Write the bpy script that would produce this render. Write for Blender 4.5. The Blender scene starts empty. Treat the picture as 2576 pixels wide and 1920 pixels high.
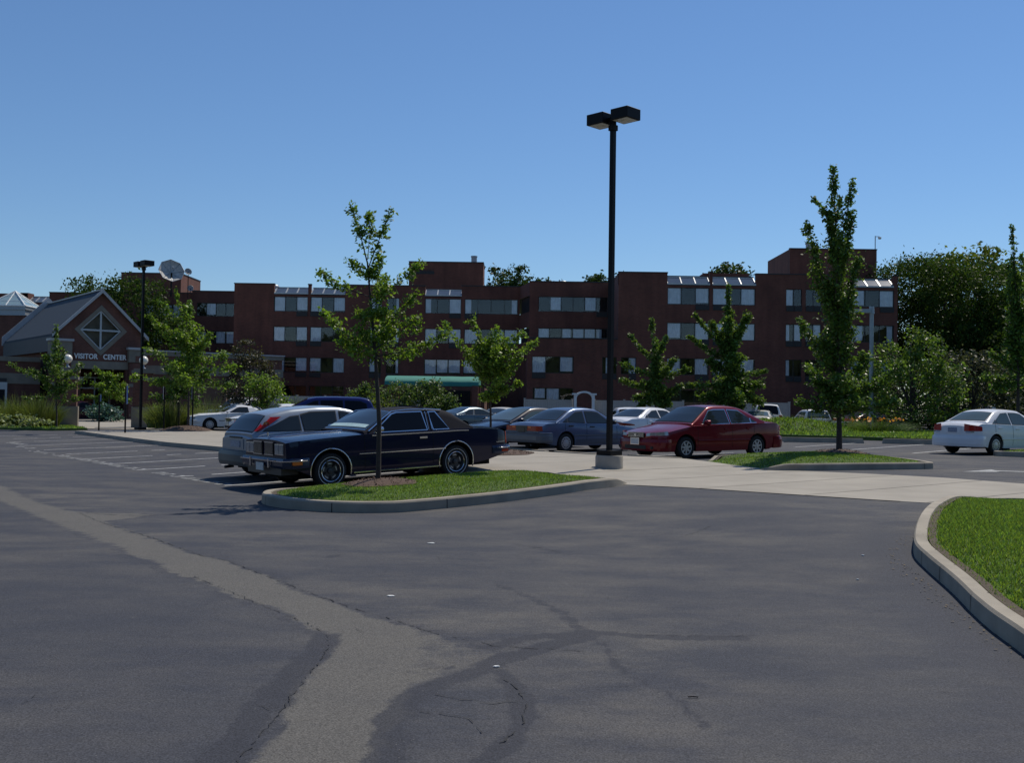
import bpy, bmesh, math, random
import numpy as np
from mathutils import Vector, Matrix
random.seed(7); rng = np.random.default_rng(11)
R = math.radians
SC = bpy.context.scene
COL = SC.collection

# ------------------------------------------------------------------ camera
cam = bpy.data.cameras.new('camera'); co = bpy.data.objects.new('camera', cam); COL.objects.link(co)
cam.lens = 36.34; cam.sensor_width = 36.0; cam.clip_end = 4000; cam.clip_start = 0.05
co.matrix_world = Matrix.Translation((0, 0, 1.6)) @ Matrix.Rotation(math.pi/2 + math.atan(58/2600), 4, 'X') @ Matrix.Rotation(0.014, 4, 'Z')
SC.camera = co
# ------------------------------------------------------------------ sky, sun, exposure
SUN_AZ, SUN_EL = R(37), R(56)
w = bpy.data.worlds.new('World'); SC.world = w; w.use_nodes = True
nt = w.node_tree; bg = nt.nodes['Background']
sky = nt.nodes.new('ShaderNodeTexSky'); sky.sky_type = 'NISHITA'; sky.sun_disc = False
sky.sun_elevation = SUN_EL; sky.sun_rotation = SUN_AZ; sky.altitude = 200; sky.air_density = 1.15; sky.dust_density = 0.0; sky.ozone_density = 10
nt.links.new(sky.outputs[0], bg.inputs[0]); bg.inputs[1].default_value = 0.112
sl = bpy.data.lights.new('sun', 'SUN'); sl.energy = 4.6; sl.angle = R(0.5); sl.color = (1.0, 0.92, 0.79)
so = bpy.data.objects.new('sun', sl); COL.objects.link(so)
sd = Vector((math.sin(SUN_AZ)*math.cos(SUN_EL), math.cos(SUN_AZ)*math.cos(SUN_EL), math.sin(SUN_EL)))
so.rotation_euler = sd.to_track_quat('Z', 'Y').to_euler(); so.location = (20, 30, 60)
SC.view_settings.view_transform = 'Standard'; SC.view_settings.look = 'None'
SC.view_settings.exposure = -0.22; SC.view_settings.gamma = 1.0
SC.cycles.max_bounces = 6; SC.cycles.transparent_max_bounces = 12

# ------------------------------------------------------------------ ground shape
def uv(x, y): return .788*x + .616*y, -.616*x + .788*y
def xy(u, v): return .788*u - .616*v, .616*u + .788*v
def ss(a, b, t):
    t = np.clip((t-a)/(b-a), 0, 1); return t*t*(3-2*t)
def gz(x, y):
    u, v = uv(x, y)
    k = 1 - np.clip((v-18)*.022, 0, .68)
    return (np.clip((u-8.0)/4, 0, 1)*.16 + ss(12, 26, u)*.07)*k
def fgz(x, y): return float(gz(x, y))
STALL = math.atan2(.616, .788)            # direction of the stalls in the world

# ------------------------------------------------------------------ mesh helpers
class MB:
    def __init__(s): s.v = []; s.f = []; s.m = []
    def add(s, vs, fs, m=0):
        o = len(s.v); s.v += [tuple(p) for p in vs]
        for f in fs: s.f.append(tuple(i+o for i in f)); s.m.append(m)
        return s
    def box(s, x0, x1, y0, y1, z0, z1, m=0):
        return s.add([(x0,y0,z0),(x1,y0,z0),(x1,y1,z0),(x0,y1,z0),(x0,y0,z1),(x1,y0,z1),(x1,y1,z1),(x0,y1,z1)],
              [(0,3,2,1),(4,5,6,7),(0,1,5,4),(1,2,6,5),(2,3,7,6),(3,0,4,7)], m)
    def quad(s, a, b, c, d, m=0): return s.add([a,b,c,d], [(0,1,2,3)], m)
    def poly(s, ps, m=0): return s.add(ps, [tuple(range(len(ps)))], m)
    def prism(s, ps, z0, z1, m=0):        # ps counter clockwise seen from above
        n = len(ps)
        return s.add([(p[0],p[1],z0) for p in ps]+[(p[0],p[1],z1) for p in ps],
            [tuple(range(n-1,-1,-1)), tuple(range(n,2*n))]+[(i,(i+1)%n,n+(i+1)%n,n+i) for i in range(n)], m)
    def tube(s, pts, rad, n=8, m=0, cap=True):
        pts = [Vector(p) for p in pts]; k = len(pts)
        if not hasattr(rad, '__len__'): rad = [rad]*k
        rings = []; up = None
        for i, p in enumerate(pts):
            d = (pts[min(i+1,k-1)]-pts[max(i-1,0)]).normalized()
            if up is None: up = Vector((0,0,1)) if abs(d.z) < .9 else Vector((1,0,0))
            a = d.cross(up).normalized(); b = d.cross(a).normalized(); up = -b if False else up
            rings += [p + (a*math.cos(t)+b*math.sin(t))*rad[i] for t in [2*math.pi*j/n for j in range(n)]]
        fs = [(i*n+j, i*n+(j+1)%n, (i+1)*n+(j+1)%n, (i+1)*n+j) for i in range(k-1) for j in range(n)]
        if cap: fs += [tuple(range(n-1,-1,-1)), tuple((k-1)*n+j for j in range(n))]
        return s.add(rings, fs, m)
    def lathe(s, prof, c=(0,0,0), axis='Z', n=24, m=0):   # prof: (r, h)
        vs = []; k = len(prof)
        for r, h in prof:
            for j in range(n):
                t = 2*math.pi*j/n; a, b = r*math.cos(t), r*math.sin(t)
                p = (a,b,h) if axis == 'Z' else (a,h,b)
                vs.append((c[0]+p[0], c[1]+p[1], c[2]+p[2]))
        fs = [(i*n+j, i*n+(j+1)%n, (i+1)*n+(j+1)%n, (i+1)*n+j) for i in range(k-1) for j in range(n)]
        return s.add(vs, fs, m)
    def strip(s, A, B, m=0, closed=False):
        n = len(A); r = range(n if closed else n-1)
        return s.add(list(A)+list(B), [(i,(i+1)%n,n+(i+1)%n,n+i) for i in r], m)
    def build(s, name, mats, parent=None, smooth=False, off=None, angle=None):
        me = bpy.data.meshes.new(name)
        v = s.v if off is None else [(p[0]-off[0],p[1]-off[1],p[2]-off[2]) for p in s.v]
        me.from_pydata(v, [], s.f)
        if not isinstance(mats, (list, tuple)): mats = [mats]
        for q in mats: me.materials.append(q)
        me.polygons.foreach_set('material_index', s.m)
        if smooth: me.polygons.foreach_set('use_smooth', [True]*len(s.f))
        me.update()
        if smooth and angle: me.set_sharp_from_angle(angle=R(angle))
        o = bpy.data.objects.new(name, me); COL.objects.link(o)
        if parent is not None: o.parent = parent
        return o
def thing(name, label, cat, loc=(0,0,0), rz=0, group=None):
    o = bpy.data.objects.new(name, None); COL.objects.link(o); o.location = loc; o.rotation_euler = (0,0,rz)
    o.empty_display_size = .3
    return tag(o, label, cat, group)
def tag(o, label, cat, group=None):
    o['label'] = label; o['category'] = cat
    if group: o['group'] = group
    return o
def struct(o, kind='structure'): o['kind'] = kind; return o
def dup(root, loc, rz, label):
    r = root.copy(); COL.objects.link(r); r.location = loc; r.rotation_euler = (0,0,rz); r['label'] = label
    for ch in list(root.children):
        c = ch.copy(); COL.objects.link(c); c.parent = r
        for g in list(ch.children):
            d = g.copy(); COL.objects.link(d); d.parent = c
    return r

# ------------------------------------------------------------------ materials
def newmat(name):
    m = bpy.data.materials.new(name); m.use_nodes = True
    return m, m.node_tree, m.node_tree.nodes['Principled BSDF']
def setp(b, **k):
    for a, v in k.items():
        b.inputs[a.replace('_', ' ')].default_value = v if not isinstance(v, tuple) or len(v) != 3 else (*v, 1)
def mat(name, c, rough=.6, metal=0, var=.15, scale=6, bump=0, coat=0, spec=.5, detail=6, bscale=None):
    m, t, b = newmat(name); setp(b, Roughness=rough, Metallic=metal); b.inputs['Coat Weight'].default_value = coat
    b.inputs['Coat Roughness'].default_value = .04; b.inputs['Specular IOR Level'].default_value = spec
    tc = t.nodes.new('ShaderNodeTexCoord')
    if var:
        n = t.nodes.new('ShaderNodeTexNoise'); n.inputs['Scale'].default_value = scale; n.inputs['Detail'].default_value = detail
        t.links.new(tc.outputs['Object'], n.inputs['Vector'])
        r = t.nodes.new('ShaderNodeMapRange'); r.inputs[1].default_value = .25; r.inputs[2].default_value = .75
        r.inputs[3].default_value = 1-var; r.inputs[4].default_value = 1+var; t.links.new(n.outputs[0], r.inputs[0])
        mx = t.nodes.new('ShaderNodeMix'); mx.data_type = 'RGBA'; mx.blend_type = 'MULTIPLY'; mx.inputs[0].default_value = 1
        mx.inputs[6].default_value = (*c, 1); t.links.new(r.outputs[0], mx.inputs[7]); t.links.new(mx.outputs[2], b.inputs['Base Color'])
    else: setp(b, Base_Color=c)
    if bump:
        n2 = t.nodes.new('ShaderNodeTexNoise'); n2.inputs['Scale'].default_value = bscale or scale*4; n2.inputs['Detail'].default_value = 4
        t.links.new(tc.outputs['Object'], n2.inputs['Vector'])
        bp = t.nodes.new('ShaderNodeBump'); bp.inputs['Strength'].default_value = bump; bp.inputs['Distance'].default_value = .01
        t.links.new(n2.outputs[0], bp.inputs['Height']); t.links.new(bp.outputs[0], b.inputs['Normal'])
    return m
def brickmat(name, c1, c2, mortar, sc=1.0):
    m, t, b = newmat(name); setp(b, Roughness=.85)
    g = t.nodes.new('ShaderNodeNewGeometry'); sp = t.nodes.new('ShaderNodeSeparateXYZ'); t.links.new(g.outputs['Position'], sp.inputs[0])
    ad = t.nodes.new('ShaderNodeMath'); t.links.new(sp.outputs[0], ad.inputs[0]); t.links.new(sp.outputs[1], ad.inputs[1])
    cb = t.nodes.new('ShaderNodeCombineXYZ'); t.links.new(ad.outputs[0], cb.inputs[0]); t.links.new(sp.outputs[2], cb.inputs[1])
    br = t.nodes.new('ShaderNodeTexBrick'); br.inputs['Scale'].default_value = 1
    br.inputs['Brick Width'].default_value = .22*sc; br.inputs['Row Height'].default_value = .08*sc; br.inputs['Mortar Size'].default_value = .008*sc
    br.inputs['Color1'].default_value = (*c1, 1); br.inputs['Color2'].default_value = (*c2, 1); br.inputs['Mortar'].default_value = (*mortar, 1)
    t.links.new(cb.outputs[0], br.inputs['Vector'])
    n = t.nodes.new('ShaderNodeTexNoise'); n.inputs['Scale'].default_value = .5; n.inputs['Detail'].default_value = 8; t.links.new(g.outputs['Position'], n.inputs['Vector'])
    r = t.nodes.new('ShaderNodeMapRange'); r.inputs[1].default_value = .3; r.inputs[2].default_value = .7; r.inputs[3].default_value = .78; r.inputs[4].default_value = 1.2
    t.links.new(n.outputs[0], r.inputs[0])
    mp = t.nodes.new('ShaderNodeMapping'); mp.inputs['Scale'].default_value = (1.6, 1.6, .16); t.links.new(g.outputs['Position'], mp.inputs[0])
    n5 = t.nodes.new('ShaderNodeTexNoise'); n5.inputs['Scale'].default_value = 1.0; n5.inputs['Detail'].default_value = 6; t.links.new(mp.outputs[0], n5.inputs['Vector'])
    r5 = t.nodes.new('ShaderNodeMapRange'); r5.inputs[1].default_value = .3; r5.inputs[2].default_value = .7; r5.inputs[3].default_value = .8; r5.inputs[4].default_value = 1.18; t.links.new(n5.outputs[0], r5.inputs[0])
    ml = t.nodes.new('ShaderNodeMath'); ml.operation = 'MULTIPLY'; t.links.new(r.outputs[0], ml.inputs[0]); t.links.new(r5.outputs[0], ml.inputs[1]); r = ml
    mx = t.nodes.new('ShaderNodeMix'); mx.data_type = 'RGBA'; mx.blend_type = 'MULTIPLY'; mx.inputs[0].default_value = 1
    t.links.new(br.outputs[0], mx.inputs[6]); t.links.new(r.outputs[0], mx.inputs[7]); t.links.new(mx.outputs[2], b.inputs['Base Color'])
    return m
def leafmat(name, c, var=.35, trans=.4, hue=.02, spec=.3):
    m = bpy.data.materials.new(name); m.use_nodes = True; t = m.node_tree; t.nodes.clear()
    out = t.nodes.new('ShaderNodeOutputMaterial'); g = t.nodes.new('ShaderNodeNewGeometry')
    hs = t.nodes.new('ShaderNodeHueSaturation'); hs.inputs['Color'].default_value = (*c, 1)
    r = t.nodes.new('ShaderNodeMapRange'); r.inputs[3].default_value = 1-var; r.inputs[4].default_value = 1+var; t.links.new(g.outputs['Random Per Island'], r.inputs[0])
    t.links.new(r.outputs[0], hs.inputs['Value'])
    r2 = t.nodes.new('ShaderNodeMapRange'); r2.inputs[3].default_value = .5-hue; r2.inputs[4].default_value = .5+hue*.5
    ml = t.nodes.new('ShaderNodeMath'); ml.operation = 'FRACT'; mm = t.nodes.new('ShaderNodeMath'); mm.operation = 'MULTIPLY'; mm.inputs[1].default_value = 7.31
    t.links.new(g.outputs['Random Per Island'], mm.inputs[0]); t.links.new(mm.outputs[0], ml.inputs[0]); t.links.new(ml.outputs[0], r2.inputs[0]); t.links.new(r2.outputs[0], hs.inputs['Hue'])
    d = t.nodes.new('ShaderNodeBsdfPrincipled'); d.inputs['Roughness'].default_value = .45; d.inputs['Specular IOR Level'].default_value = spec; t.links.new(hs.outputs[0], d.inputs['Base Color'])
    tr = t.nodes.new('ShaderNodeBsdfTranslucent'); tm = t.nodes.new('ShaderNodeMix'); tm.data_type = 'RGBA'; tm.blend_type = 'MULTIPLY'; tm.inputs[0].default_value = 1
    t.links.new(hs.outputs[0], tm.inputs[6]); tm.inputs[7].default_value = (1.5, 1.5, .7, 1); t.links.new(tm.outputs[2], tr.inputs[0])
    ms = t.nodes.new('ShaderNodeMixShader'); ms.inputs[0].default_value = trans
    t.links.new(d.outputs[0], ms.inputs[1]); t.links.new(tr.outputs[0], ms.inputs[2]); t.links.new(ms.outputs[0], out.inputs[0])
    return m
def glassmat(name, tint, fac=.86):
    m = bpy.data.materials.new(name); m.use_nodes = True; t = m.node_tree; t.nodes.clear()
    out = t.nodes.new('ShaderNodeOutputMaterial'); tr = t.nodes.new('ShaderNodeBsdfTransparent'); tr.inputs[0].default_value = (*tint, 1)
    gl = t.nodes.new('ShaderNodeBsdfGlossy'); gl.inputs['Roughness'].default_value = .02
    fr = t.nodes.new('ShaderNodeFresnel'); fr.inputs[0].default_value = 1.5
    ad = t.nodes.new('ShaderNodeMath'); ad.operation = 'MULTIPLY_ADD'; ad.inputs[1].default_value = 1.0; ad.inputs[2].default_value = 1-fac-.04; ad.use_clamp = True
    t.links.new(fr.outputs[0], ad.inputs[0])
    ms = t.nodes.new('ShaderNodeMixShader'); t.links.new(ad.outputs[0], ms.inputs[0]); t.links.new(tr.outputs[0], ms.inputs[1]); t.links.new(gl.outputs[0], ms.inputs[2])
    t.links.new(ms.outputs[0], out.inputs[0]); return m

M = {}
M['brick'] = brickmat('brick', (.162,.049,.031), (.122,.037,.024), (.10,.062,.045))
M['brick_vc'] = brickmat('visitor_brick', (.155,.058,.038), (.115,.042,.028), (.12,.075,.06))
M['limestone'] = mat('limestone', (.21,.185,.145), .85, var=.15, scale=2)
M['coping'] = mat('coping_metal', (.42,.42,.42), .5, var=.1, scale=2)
M['roofing'] = mat('roofing', (.12,.125,.13), .9)
M['slate'] = mat('slate_metal_roof', (.060,.078,.098), .85, spec=.15, var=.08, scale=3)
M['frame'] = mat('bronze_frame', (.012,.011,.014), .45, var=0)
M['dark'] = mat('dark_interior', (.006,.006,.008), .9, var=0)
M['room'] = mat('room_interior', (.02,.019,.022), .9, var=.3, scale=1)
M['curtain'] = mat('curtain', (.86,.88,.90), .9, var=.14, scale=3)
M['glass'] = glassmat('window_glass', (.95,.97,1.0), .955)
M['skyglass'] = mat('skylight_glass', (.07,.09,.12), .06, var=.1, scale=1)
M['white'] = mat('white_trim', (.75,.76,.74), .5, var=.06)
M['alu'] = mat('aluminium', (.42,.44,.45), .4, metal=.3, var=.05)
M['galv'] = mat('galvanised_metal', (.30,.33,.36), .45, metal=.3, var=.1)
M['black'] = mat('black_metal', (.006,.005,.006), .55, var=.1, scale=3, spec=.2)
M['lens'] = mat('lamp_lens', (.42,.42,.36), .25, var=.2, scale=8)
M['globe'] = mat('globe_glass', (.80,.76,.66), .25, var=.06)
M['concrete'] = mat('concrete_paving', (.30,.274,.23), .9, var=.17, scale=.9, detail=10, bump=.15, bscale=60)
M['kerb'] = mat('kerb_concrete', (.315,.28,.222), .9, var=.26, scale=2.2, bump=.2, bscale=50)
M['pedestal'] = mat('pedestal_concrete', (.34,.31,.26), .9, var=.16, scale=5, bump=.2)
M['paint'] = mat('road_paint', (.45,.46,.46), .8, var=.4, scale=9)
M['faded'] = mat('faded_road_paint', (.30,.31,.31), .85, var=.5, scale=14)
M['crack'] = mat('asphalt_crack', (.022,.022,.024), .95, var=.2)
M['turf'] = mat('turf', (.060,.105,.018), .95, var=.3, scale=5)
M['earth'] = mat('earth', (.07,.09,.03), .95, var=.3, scale=.3)
M['soil'] = mat('soil', (.075,.055,.035), .95, var=.4, scale=20, bump=.6, bscale=30)
M['mulch'] = mat('mulch', (.085,.052,.036), .95, var=.6, scale=35, bump=1, bscale=40)
M['bark'] = mat('bark', (.055,.042,.036), .9, var=.35, scale=14, bump=.6, bscale=30)
M['awning'] = mat('awning_canvas', (.03,.19,.145), .8, var=.1, scale=2)
M['vinyl'] = mat('vinyl_fence', (.46,.42,.37), .6, var=.08)
M['bluesign'] = mat('blue_sign', (.02,.06,.22), .4, var=0)
M['signpanel'] = mat('sign_board', (.10,.055,.035), .7, var=.2)
M['mesh'] = mat('dish_mesh', (.40,.39,.37), .6, var=.25, scale=3)
# asphalt : tone attribute carries old surface / sealed surface / tar lines
def asphalt():
    m, t, b = newmat('asphalt'); N = t.nodes.new; L = t.links.new
    g = N('ShaderNodeNewGeometry'); at = N('ShaderNodeAttribute'); at.attribute_name = 'tone'
    mp = N('ShaderNodeMapping'); mp.inputs['Scale'].default_value = (.55, 1.0, 1); mp.inputs['Rotation'].default_value = (0,0,.15); L(g.outputs['Position'], mp.inputs[0])
    n1 = N('ShaderNodeTexNoise'); n1.inputs['Scale'].default_value = 1.3; n1.inputs['Detail'].default_value = 11; n1.inputs['Roughness'].default_value = .70; L(mp.outputs[0], n1.inputs['Vector'])
    n2 = N('ShaderNodeTexNoise'); n2.inputs['Scale'].default_value = 110; n2.inputs['Detail'].default_value = 3; L(g.outputs['Position'], n2.inputs['Vector'])
    n3 = N('ShaderNodeTexNoise'); n3.inputs['Scale'].default_value = .22; n3.inputs['Detail'].default_value = 5; L(g.outputs['Position'], n3.inputs['Vector'])
    vo = N('ShaderNodeTexVoronoi'); vo.inputs['Scale'].default_value = 75; L(g.outputs['Position'], vo.inputs['Vector'])
    sp = N('ShaderNodeSeparateColor'); L(at.outputs['Color'], sp.inputs[0])
    def mr(src, a, b_, c, d):
        r = N('ShaderNodeMapRange'); r.inputs[1].default_value = a; r.inputs[2].default_value = b_; r.inputs[3].default_value = c; r.inputs[4].default_value = d; L(src, r.inputs[0]); return r.outputs[0]
    def mathn(op, a, b_):
        q = N('ShaderNodeMath'); q.operation = op
        for i, s in enumerate((a, b_)):
            if isinstance(s, (int, float)): q.inputs[i].default_value = s
            else: L(s, q.inputs[i])
        return q.outputs[0]
    wear = mr(n1.outputs[0], .40, .66, 0, 1)
    wear = mathn('MULTIPLY', wear, mr(n3.outputs[0], .32, .66, .25, 1.3))
    wear = mathn('MULTIPLY', wear, mathn('SUBTRACT', 1, sp.outputs[2]))          # blue: fresh sealed zone
    def mix(f, a, b_, bt='MIX'):
        q = N('ShaderNodeMix'); q.data_type = 'RGBA'; q.blend_type = bt
        for i, s in ((0, f), (6, a), (7, b_)):
            if isinstance(s, (int, float)): q.inputs[i].default_value = s
            elif isinstance(s, tuple): q.inputs[i].default_value = (*s, 1)
            else: L(s, q.inputs[i])
        return q.outputs[2]
    c = mix(wear, (.037,.040,.051), (.087,.083,.079))
    n4 = N('ShaderNodeTexNoise'); n4.inputs['Scale'].default_value = 7; n4.inputs['Detail'].default_value = 8; n4.inputs['Roughness'].default_value = .7; L(g.outputs['Position'], n4.inputs['Vector'])
    rag = mathn('ADD', sp.outputs[0], mr(n4.outputs[0], .3, .7, -.42, .42))
    c = mix(mathn('MULTIPLY', mr(rag, .28, .74, 0, 1), mr(n1.outputs[0], .2, .6, .72, 1)), c, (.094,.090,.083))      # red: old bare strip
    tg = mathn('MULTIPLY', mr(mathn('ADD', sp.outputs[1], mr(n4.outputs[0], .3, .7, -.38, .38)), .30, .62, 0, 1), mr(sp.outputs[1], .02, .30, 0, 1))
    c = mix(mathn('MULTIPLY', tg, .8), c, (.029,.031,.040))                                     # green: tar line
    grain = mathn('MULTIPLY', mr(n2.outputs[0], .28, .72, .52, 1.5), mr(vo.outputs[0], .0, .6, .8, 1.18))
    c = mix(1.0, c, grain, 'MULTIPLY')
    v2 = N('ShaderNodeTexVoronoi'); v2.inputs['Scale'].default_value = 38; L(g.outputs['Position'], v2.inputs['Vector'])
    chip = mathn('MULTIPLY', mr(v2.outputs['Distance'], .10, .16, 1, 0), mr(n4.outputs[0], .50, .62, 0, .8)); c = mix(chip, c, (.19,.185,.17))
    L(c, b.inputs['Base Color']); setp(b, Roughness=.9); b.inputs['Specular IOR Level'].default_value = .3
    bp = N('ShaderNodeBump'); bp.inputs['Strength'].default_value = .5; bp.inputs['Distance'].default_value = .006; L(n2.outputs[0], bp.inputs['Height']); L(bp.outputs[0], b.inputs['Normal'])
    return m
M['asphalt'] = asphalt()

# ================================================================== GROUND
def sheet(xs, ys, dz=0.0):
    X, Y = np.meshgrid(xs, ys); Z = gz(X, Y) + dz; nx, ny = len(xs), len(ys)
    V = np.stack([X.ravel(), Y.ravel(), Z.ravel()], 1)
    i = np.arange(nx*ny).reshape(ny, nx)
    F = np.stack([i[:-1,:-1].ravel(), i[:-1,1:].ravel(), i[1:,1:].ravel(), i[1:,:-1].ravel()], 1)
    return V, F
def npmesh(name, V, F, m, smooth=True):
    me = bpy.data.meshes.new(name); me.vertices.add(len(V)); me.vertices.foreach_set('co', np.asarray(V, np.float32).ravel())
    k = F.shape[1]; me.loops.add(F.size); me.polygons.add(len(F))
    me.loops.foreach_set('vertex_index', F.astype(np.int32).ravel()); me.polygons.foreach_set('loop_start', np.arange(0, F.size, k, dtype=np.int32))
    me.materials.append(m); me.update(calc_edges=True); me.validate()
    if smooth: me.polygons.foreach_set('use_smooth', [True]*len(F))
    o = bpy.data.objects.new(name, me); COL.objects.link(o); return o
def seg_dist(P, pl):
    d = np.full(len(P), 1e9)
    for a, b in zip(pl[:-1], pl[1:]):
        a = np.array(a); b = np.array(b); ab = b-a; t = np.clip(((P-a)@ab)/(ab@ab+1e-9), 0, 1)
        d = np.minimum(d, np.hypot(*(P-(a+t[:,None]*ab)).T))
    return d
def inside(P, pg):
    r = np.zeros(len(P), bool); n = len(pg)
    for i in range(n):
        (x1,y1),(x2,y2) = pg[i], pg[(i+1)%n]
        c = ((y1 > P[:,1]) != (y2 > P[:,1])) & (P[:,0] < (x2-x1)*(P[:,1]-y1)/(y2-y1+1e-12)+x1); r ^= c
    return r
def wob(P, f, a, s=0):
    return a*(np.sin(P[:,0]*f*1.3+s)*np.sin(P[:,1]*f*1.7+s*2)+.6*np.sin(P[:,0]*f*3.1+P[:,1]*f*2.3+s)+.4*np.sin(P[:,0]*f*7.1-P[:,1]*f*6.3+s))
OLD = [(-30.,52.),(-9.21,18.68),(-7.37,16.06),(-6.3,14.75),(-5.9,14.55),(-4.9,14.5),(-5.3,13.6),(-5.10,13.25),(-4.04,11.88),(-3.30,10.78),(-2.82,10.34),(-2.40,9.74),(-1.92,9.03),(-1.39,8.28),(-0.95,7.74),(-0.52,7.22),(-0.18,6.87),(.02,6.62),(-0.28,6.2),(-0.46,5.92),(-0.56,5.55),(-0.58,5.15),(-0.56,4.63),(-.5,3.),(-1.16,3.),(-1.15,4.88),(-1.16,5.44),(-1.15,5.98),(-1.14,6.41),(-1.16,6.97),(-1.25,7.18),(-1.53,7.62),(-2.12,8.42),(-2.87,9.44),(-4.17,11.12),(-5.94,13.54),(-7.88,15.99),(-31.,50.)]
TAR = [([(-1.25,7.1),(-1.22,6.9),(-1.24,6.41),(-1.27,5.88),(-1.27,5.24),(-1.28,4.72),(-1.3,3.)],.11,1),([(.5,7.2),(0.02,6.60),(-0.33,6.03),(-0.51,5.78),(-0.57,5.34),(-0.57,4.98),(-0.56,4.63),(-.6,3.)],.10,1),
 ([(-0.05,6.2),(0.06,5.85),(0.10,5.55),(0.08,5.25),(-0.04,4.86),(-0.12,4.5),(-.3,4)],.07,1),([(-0.13,6.84),(0.02,7.05),(0.27,7.2),(0.56,7.38),(0.91,7.24),(1.38,7.20),(1.6,7.22)],.085,.9),([(.03,11.91),(.36,11.57),(.69,11.08)],.05,.6),
 ([(0.56,7.38),(0.64,6.63),(0.87,5.84),(1.0,5.2)],.05,.6),([(-0.07,9.2),(.3,8.3),(.56,7.4)],.07,.6),([(-6.0,14.42),(-5.0,14.3),(-4.2,14.95),(-3.77,15.6)],.06,.5)]
SEAL = [(4.6,13),(3.85,11.9),(3.3,9.5),(3.02,7.7),(2.8,5.5),(2.6,3),(4,2.5),(4.6,8),(4.9,11.5)]
OIL = [(random.uniform(9.0, 10.6), v_+random.uniform(-.5,.5), random.uniform(.12,.4)) for v_ in (22.4, 22.6, 24.9, 27.3, 27.2, 29.7, 32.3, 35.2) for _ in range(2)]+[(5.2,9.6,.10),(6.1,8.9,.06),(4.6,7.6,.07),(7.0,11.2,.12),(3.6,5.2,.05)]
def tones(V):
    P = V[:,:2].astype(float); T = np.zeros((len(P),4)); T[:,3] = 1
    near = (P[:,1] < 55)
    PW = P + np.stack([wob(P,2.1,.05,1), wob(P,2.3,.05,4)],1)
    ins = inside(PW, OLD); d = seg_dist(PW, OLD+OLD[:1]); sgn = np.where(ins, d, -d); T[:,0] = np.clip(.5+sgn/.10, 0, 1)*(1-.65*ss(-.95, -.15, P[:,0])*ss(5.4, 6.2, P[:,1])*(1-ss(7.2, 8.0, P[:,1])))
    for pl, wd, a in TAR:
        q = seg_dist(P+np.stack([wob(P,3.,.025,2), wob(P,3.3,.025,5)],1), pl)
        T[:,1] = np.maximum(T[:,1], a*np.clip(1.35-q/wd, 0, 1))
    q = np.where(ins, 9, d); T[:,1] = np.maximum(T[:,1], .55*np.clip(1-q/.28, 0, 1))
    ins = inside(PW, SEAL); d = seg_dist(PW, SEAL+SEAL[:1]); T[:,2] = .8*np.clip(.5+np.where(ins,d,-d)/.5, 0, 1)
    # clean dark seam against the kerb of the tree island
    for uu, vv_, rr in OIL:
        ox, oy = xy(uu, vv_); q = np.hypot(PW[:,0]-ox, PW[:,1]-oy); T[:,1] = np.maximum(T[:,1], .75*np.clip(1.3-q/rr, 0, 1))
    left = ss(.3, 1.5, -(P[:,0]+.62*P[:,1]-3.4)); T[:,2] = np.maximum(T[:,2], .42*left); T[:,2] = np.maximum(T[:,2], .5*ss(.4, 2.2, P[:,0])*ss(7.6, 5.6, P[:,1]))
    T[~near] = (0,0,0,1)
    return T
def paved(name, xs, ys, dz=0):
    V, F = sheet(xs, ys, dz); o = npmesh(name, V, F, M['asphalt'])
    a = o.data.attributes.new('tone', 'FLOAT_COLOR', 'POINT'); a.data.foreach_set('color', tones(V).astype(np.float32).ravel())
    return struct(o)
far = [-70+2*i for i in range(71)]
paved('parking_lot', np.array(far, float), np.array([-30+2*i for i in range(75)], float), -.030)
paved('parking_lot', np.arange(-7.5, 7.51, .05), np.arange(2.5, 11.01, .05), -.003)
paved('parking_lot', np.arange(-20, 16.01, .12), np.arange(11.0, 30.01, .12), -.003)
paved('parking_lot', np.arange(-40, 36.01, .5), np.arange(30.0, 75.01, .5), -.003)
g = MB(); n = 48
ring = [0, 60, 160, 400, 1200]; vs = [(0, 40, -.12)]
for r_ in ring[1:]:
    vs += [(r_*math.cos(2*math.pi*j/n), 40+r_*math.sin(2*math.pi*j/n), -.12) for j in range(n)]
fs = [(0, 1+j, 1+(j+1)%n) for j in range(n)] + [(1+k*n+j, 1+(k+1)*n+j, 1+(k+1)*n+(j+1)%n, 1+k*n+(j+1)%n) for k in range(3) for j in range(n)]
g.add(vs, fs); struct(g.build('ground', M['earth']))

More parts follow.
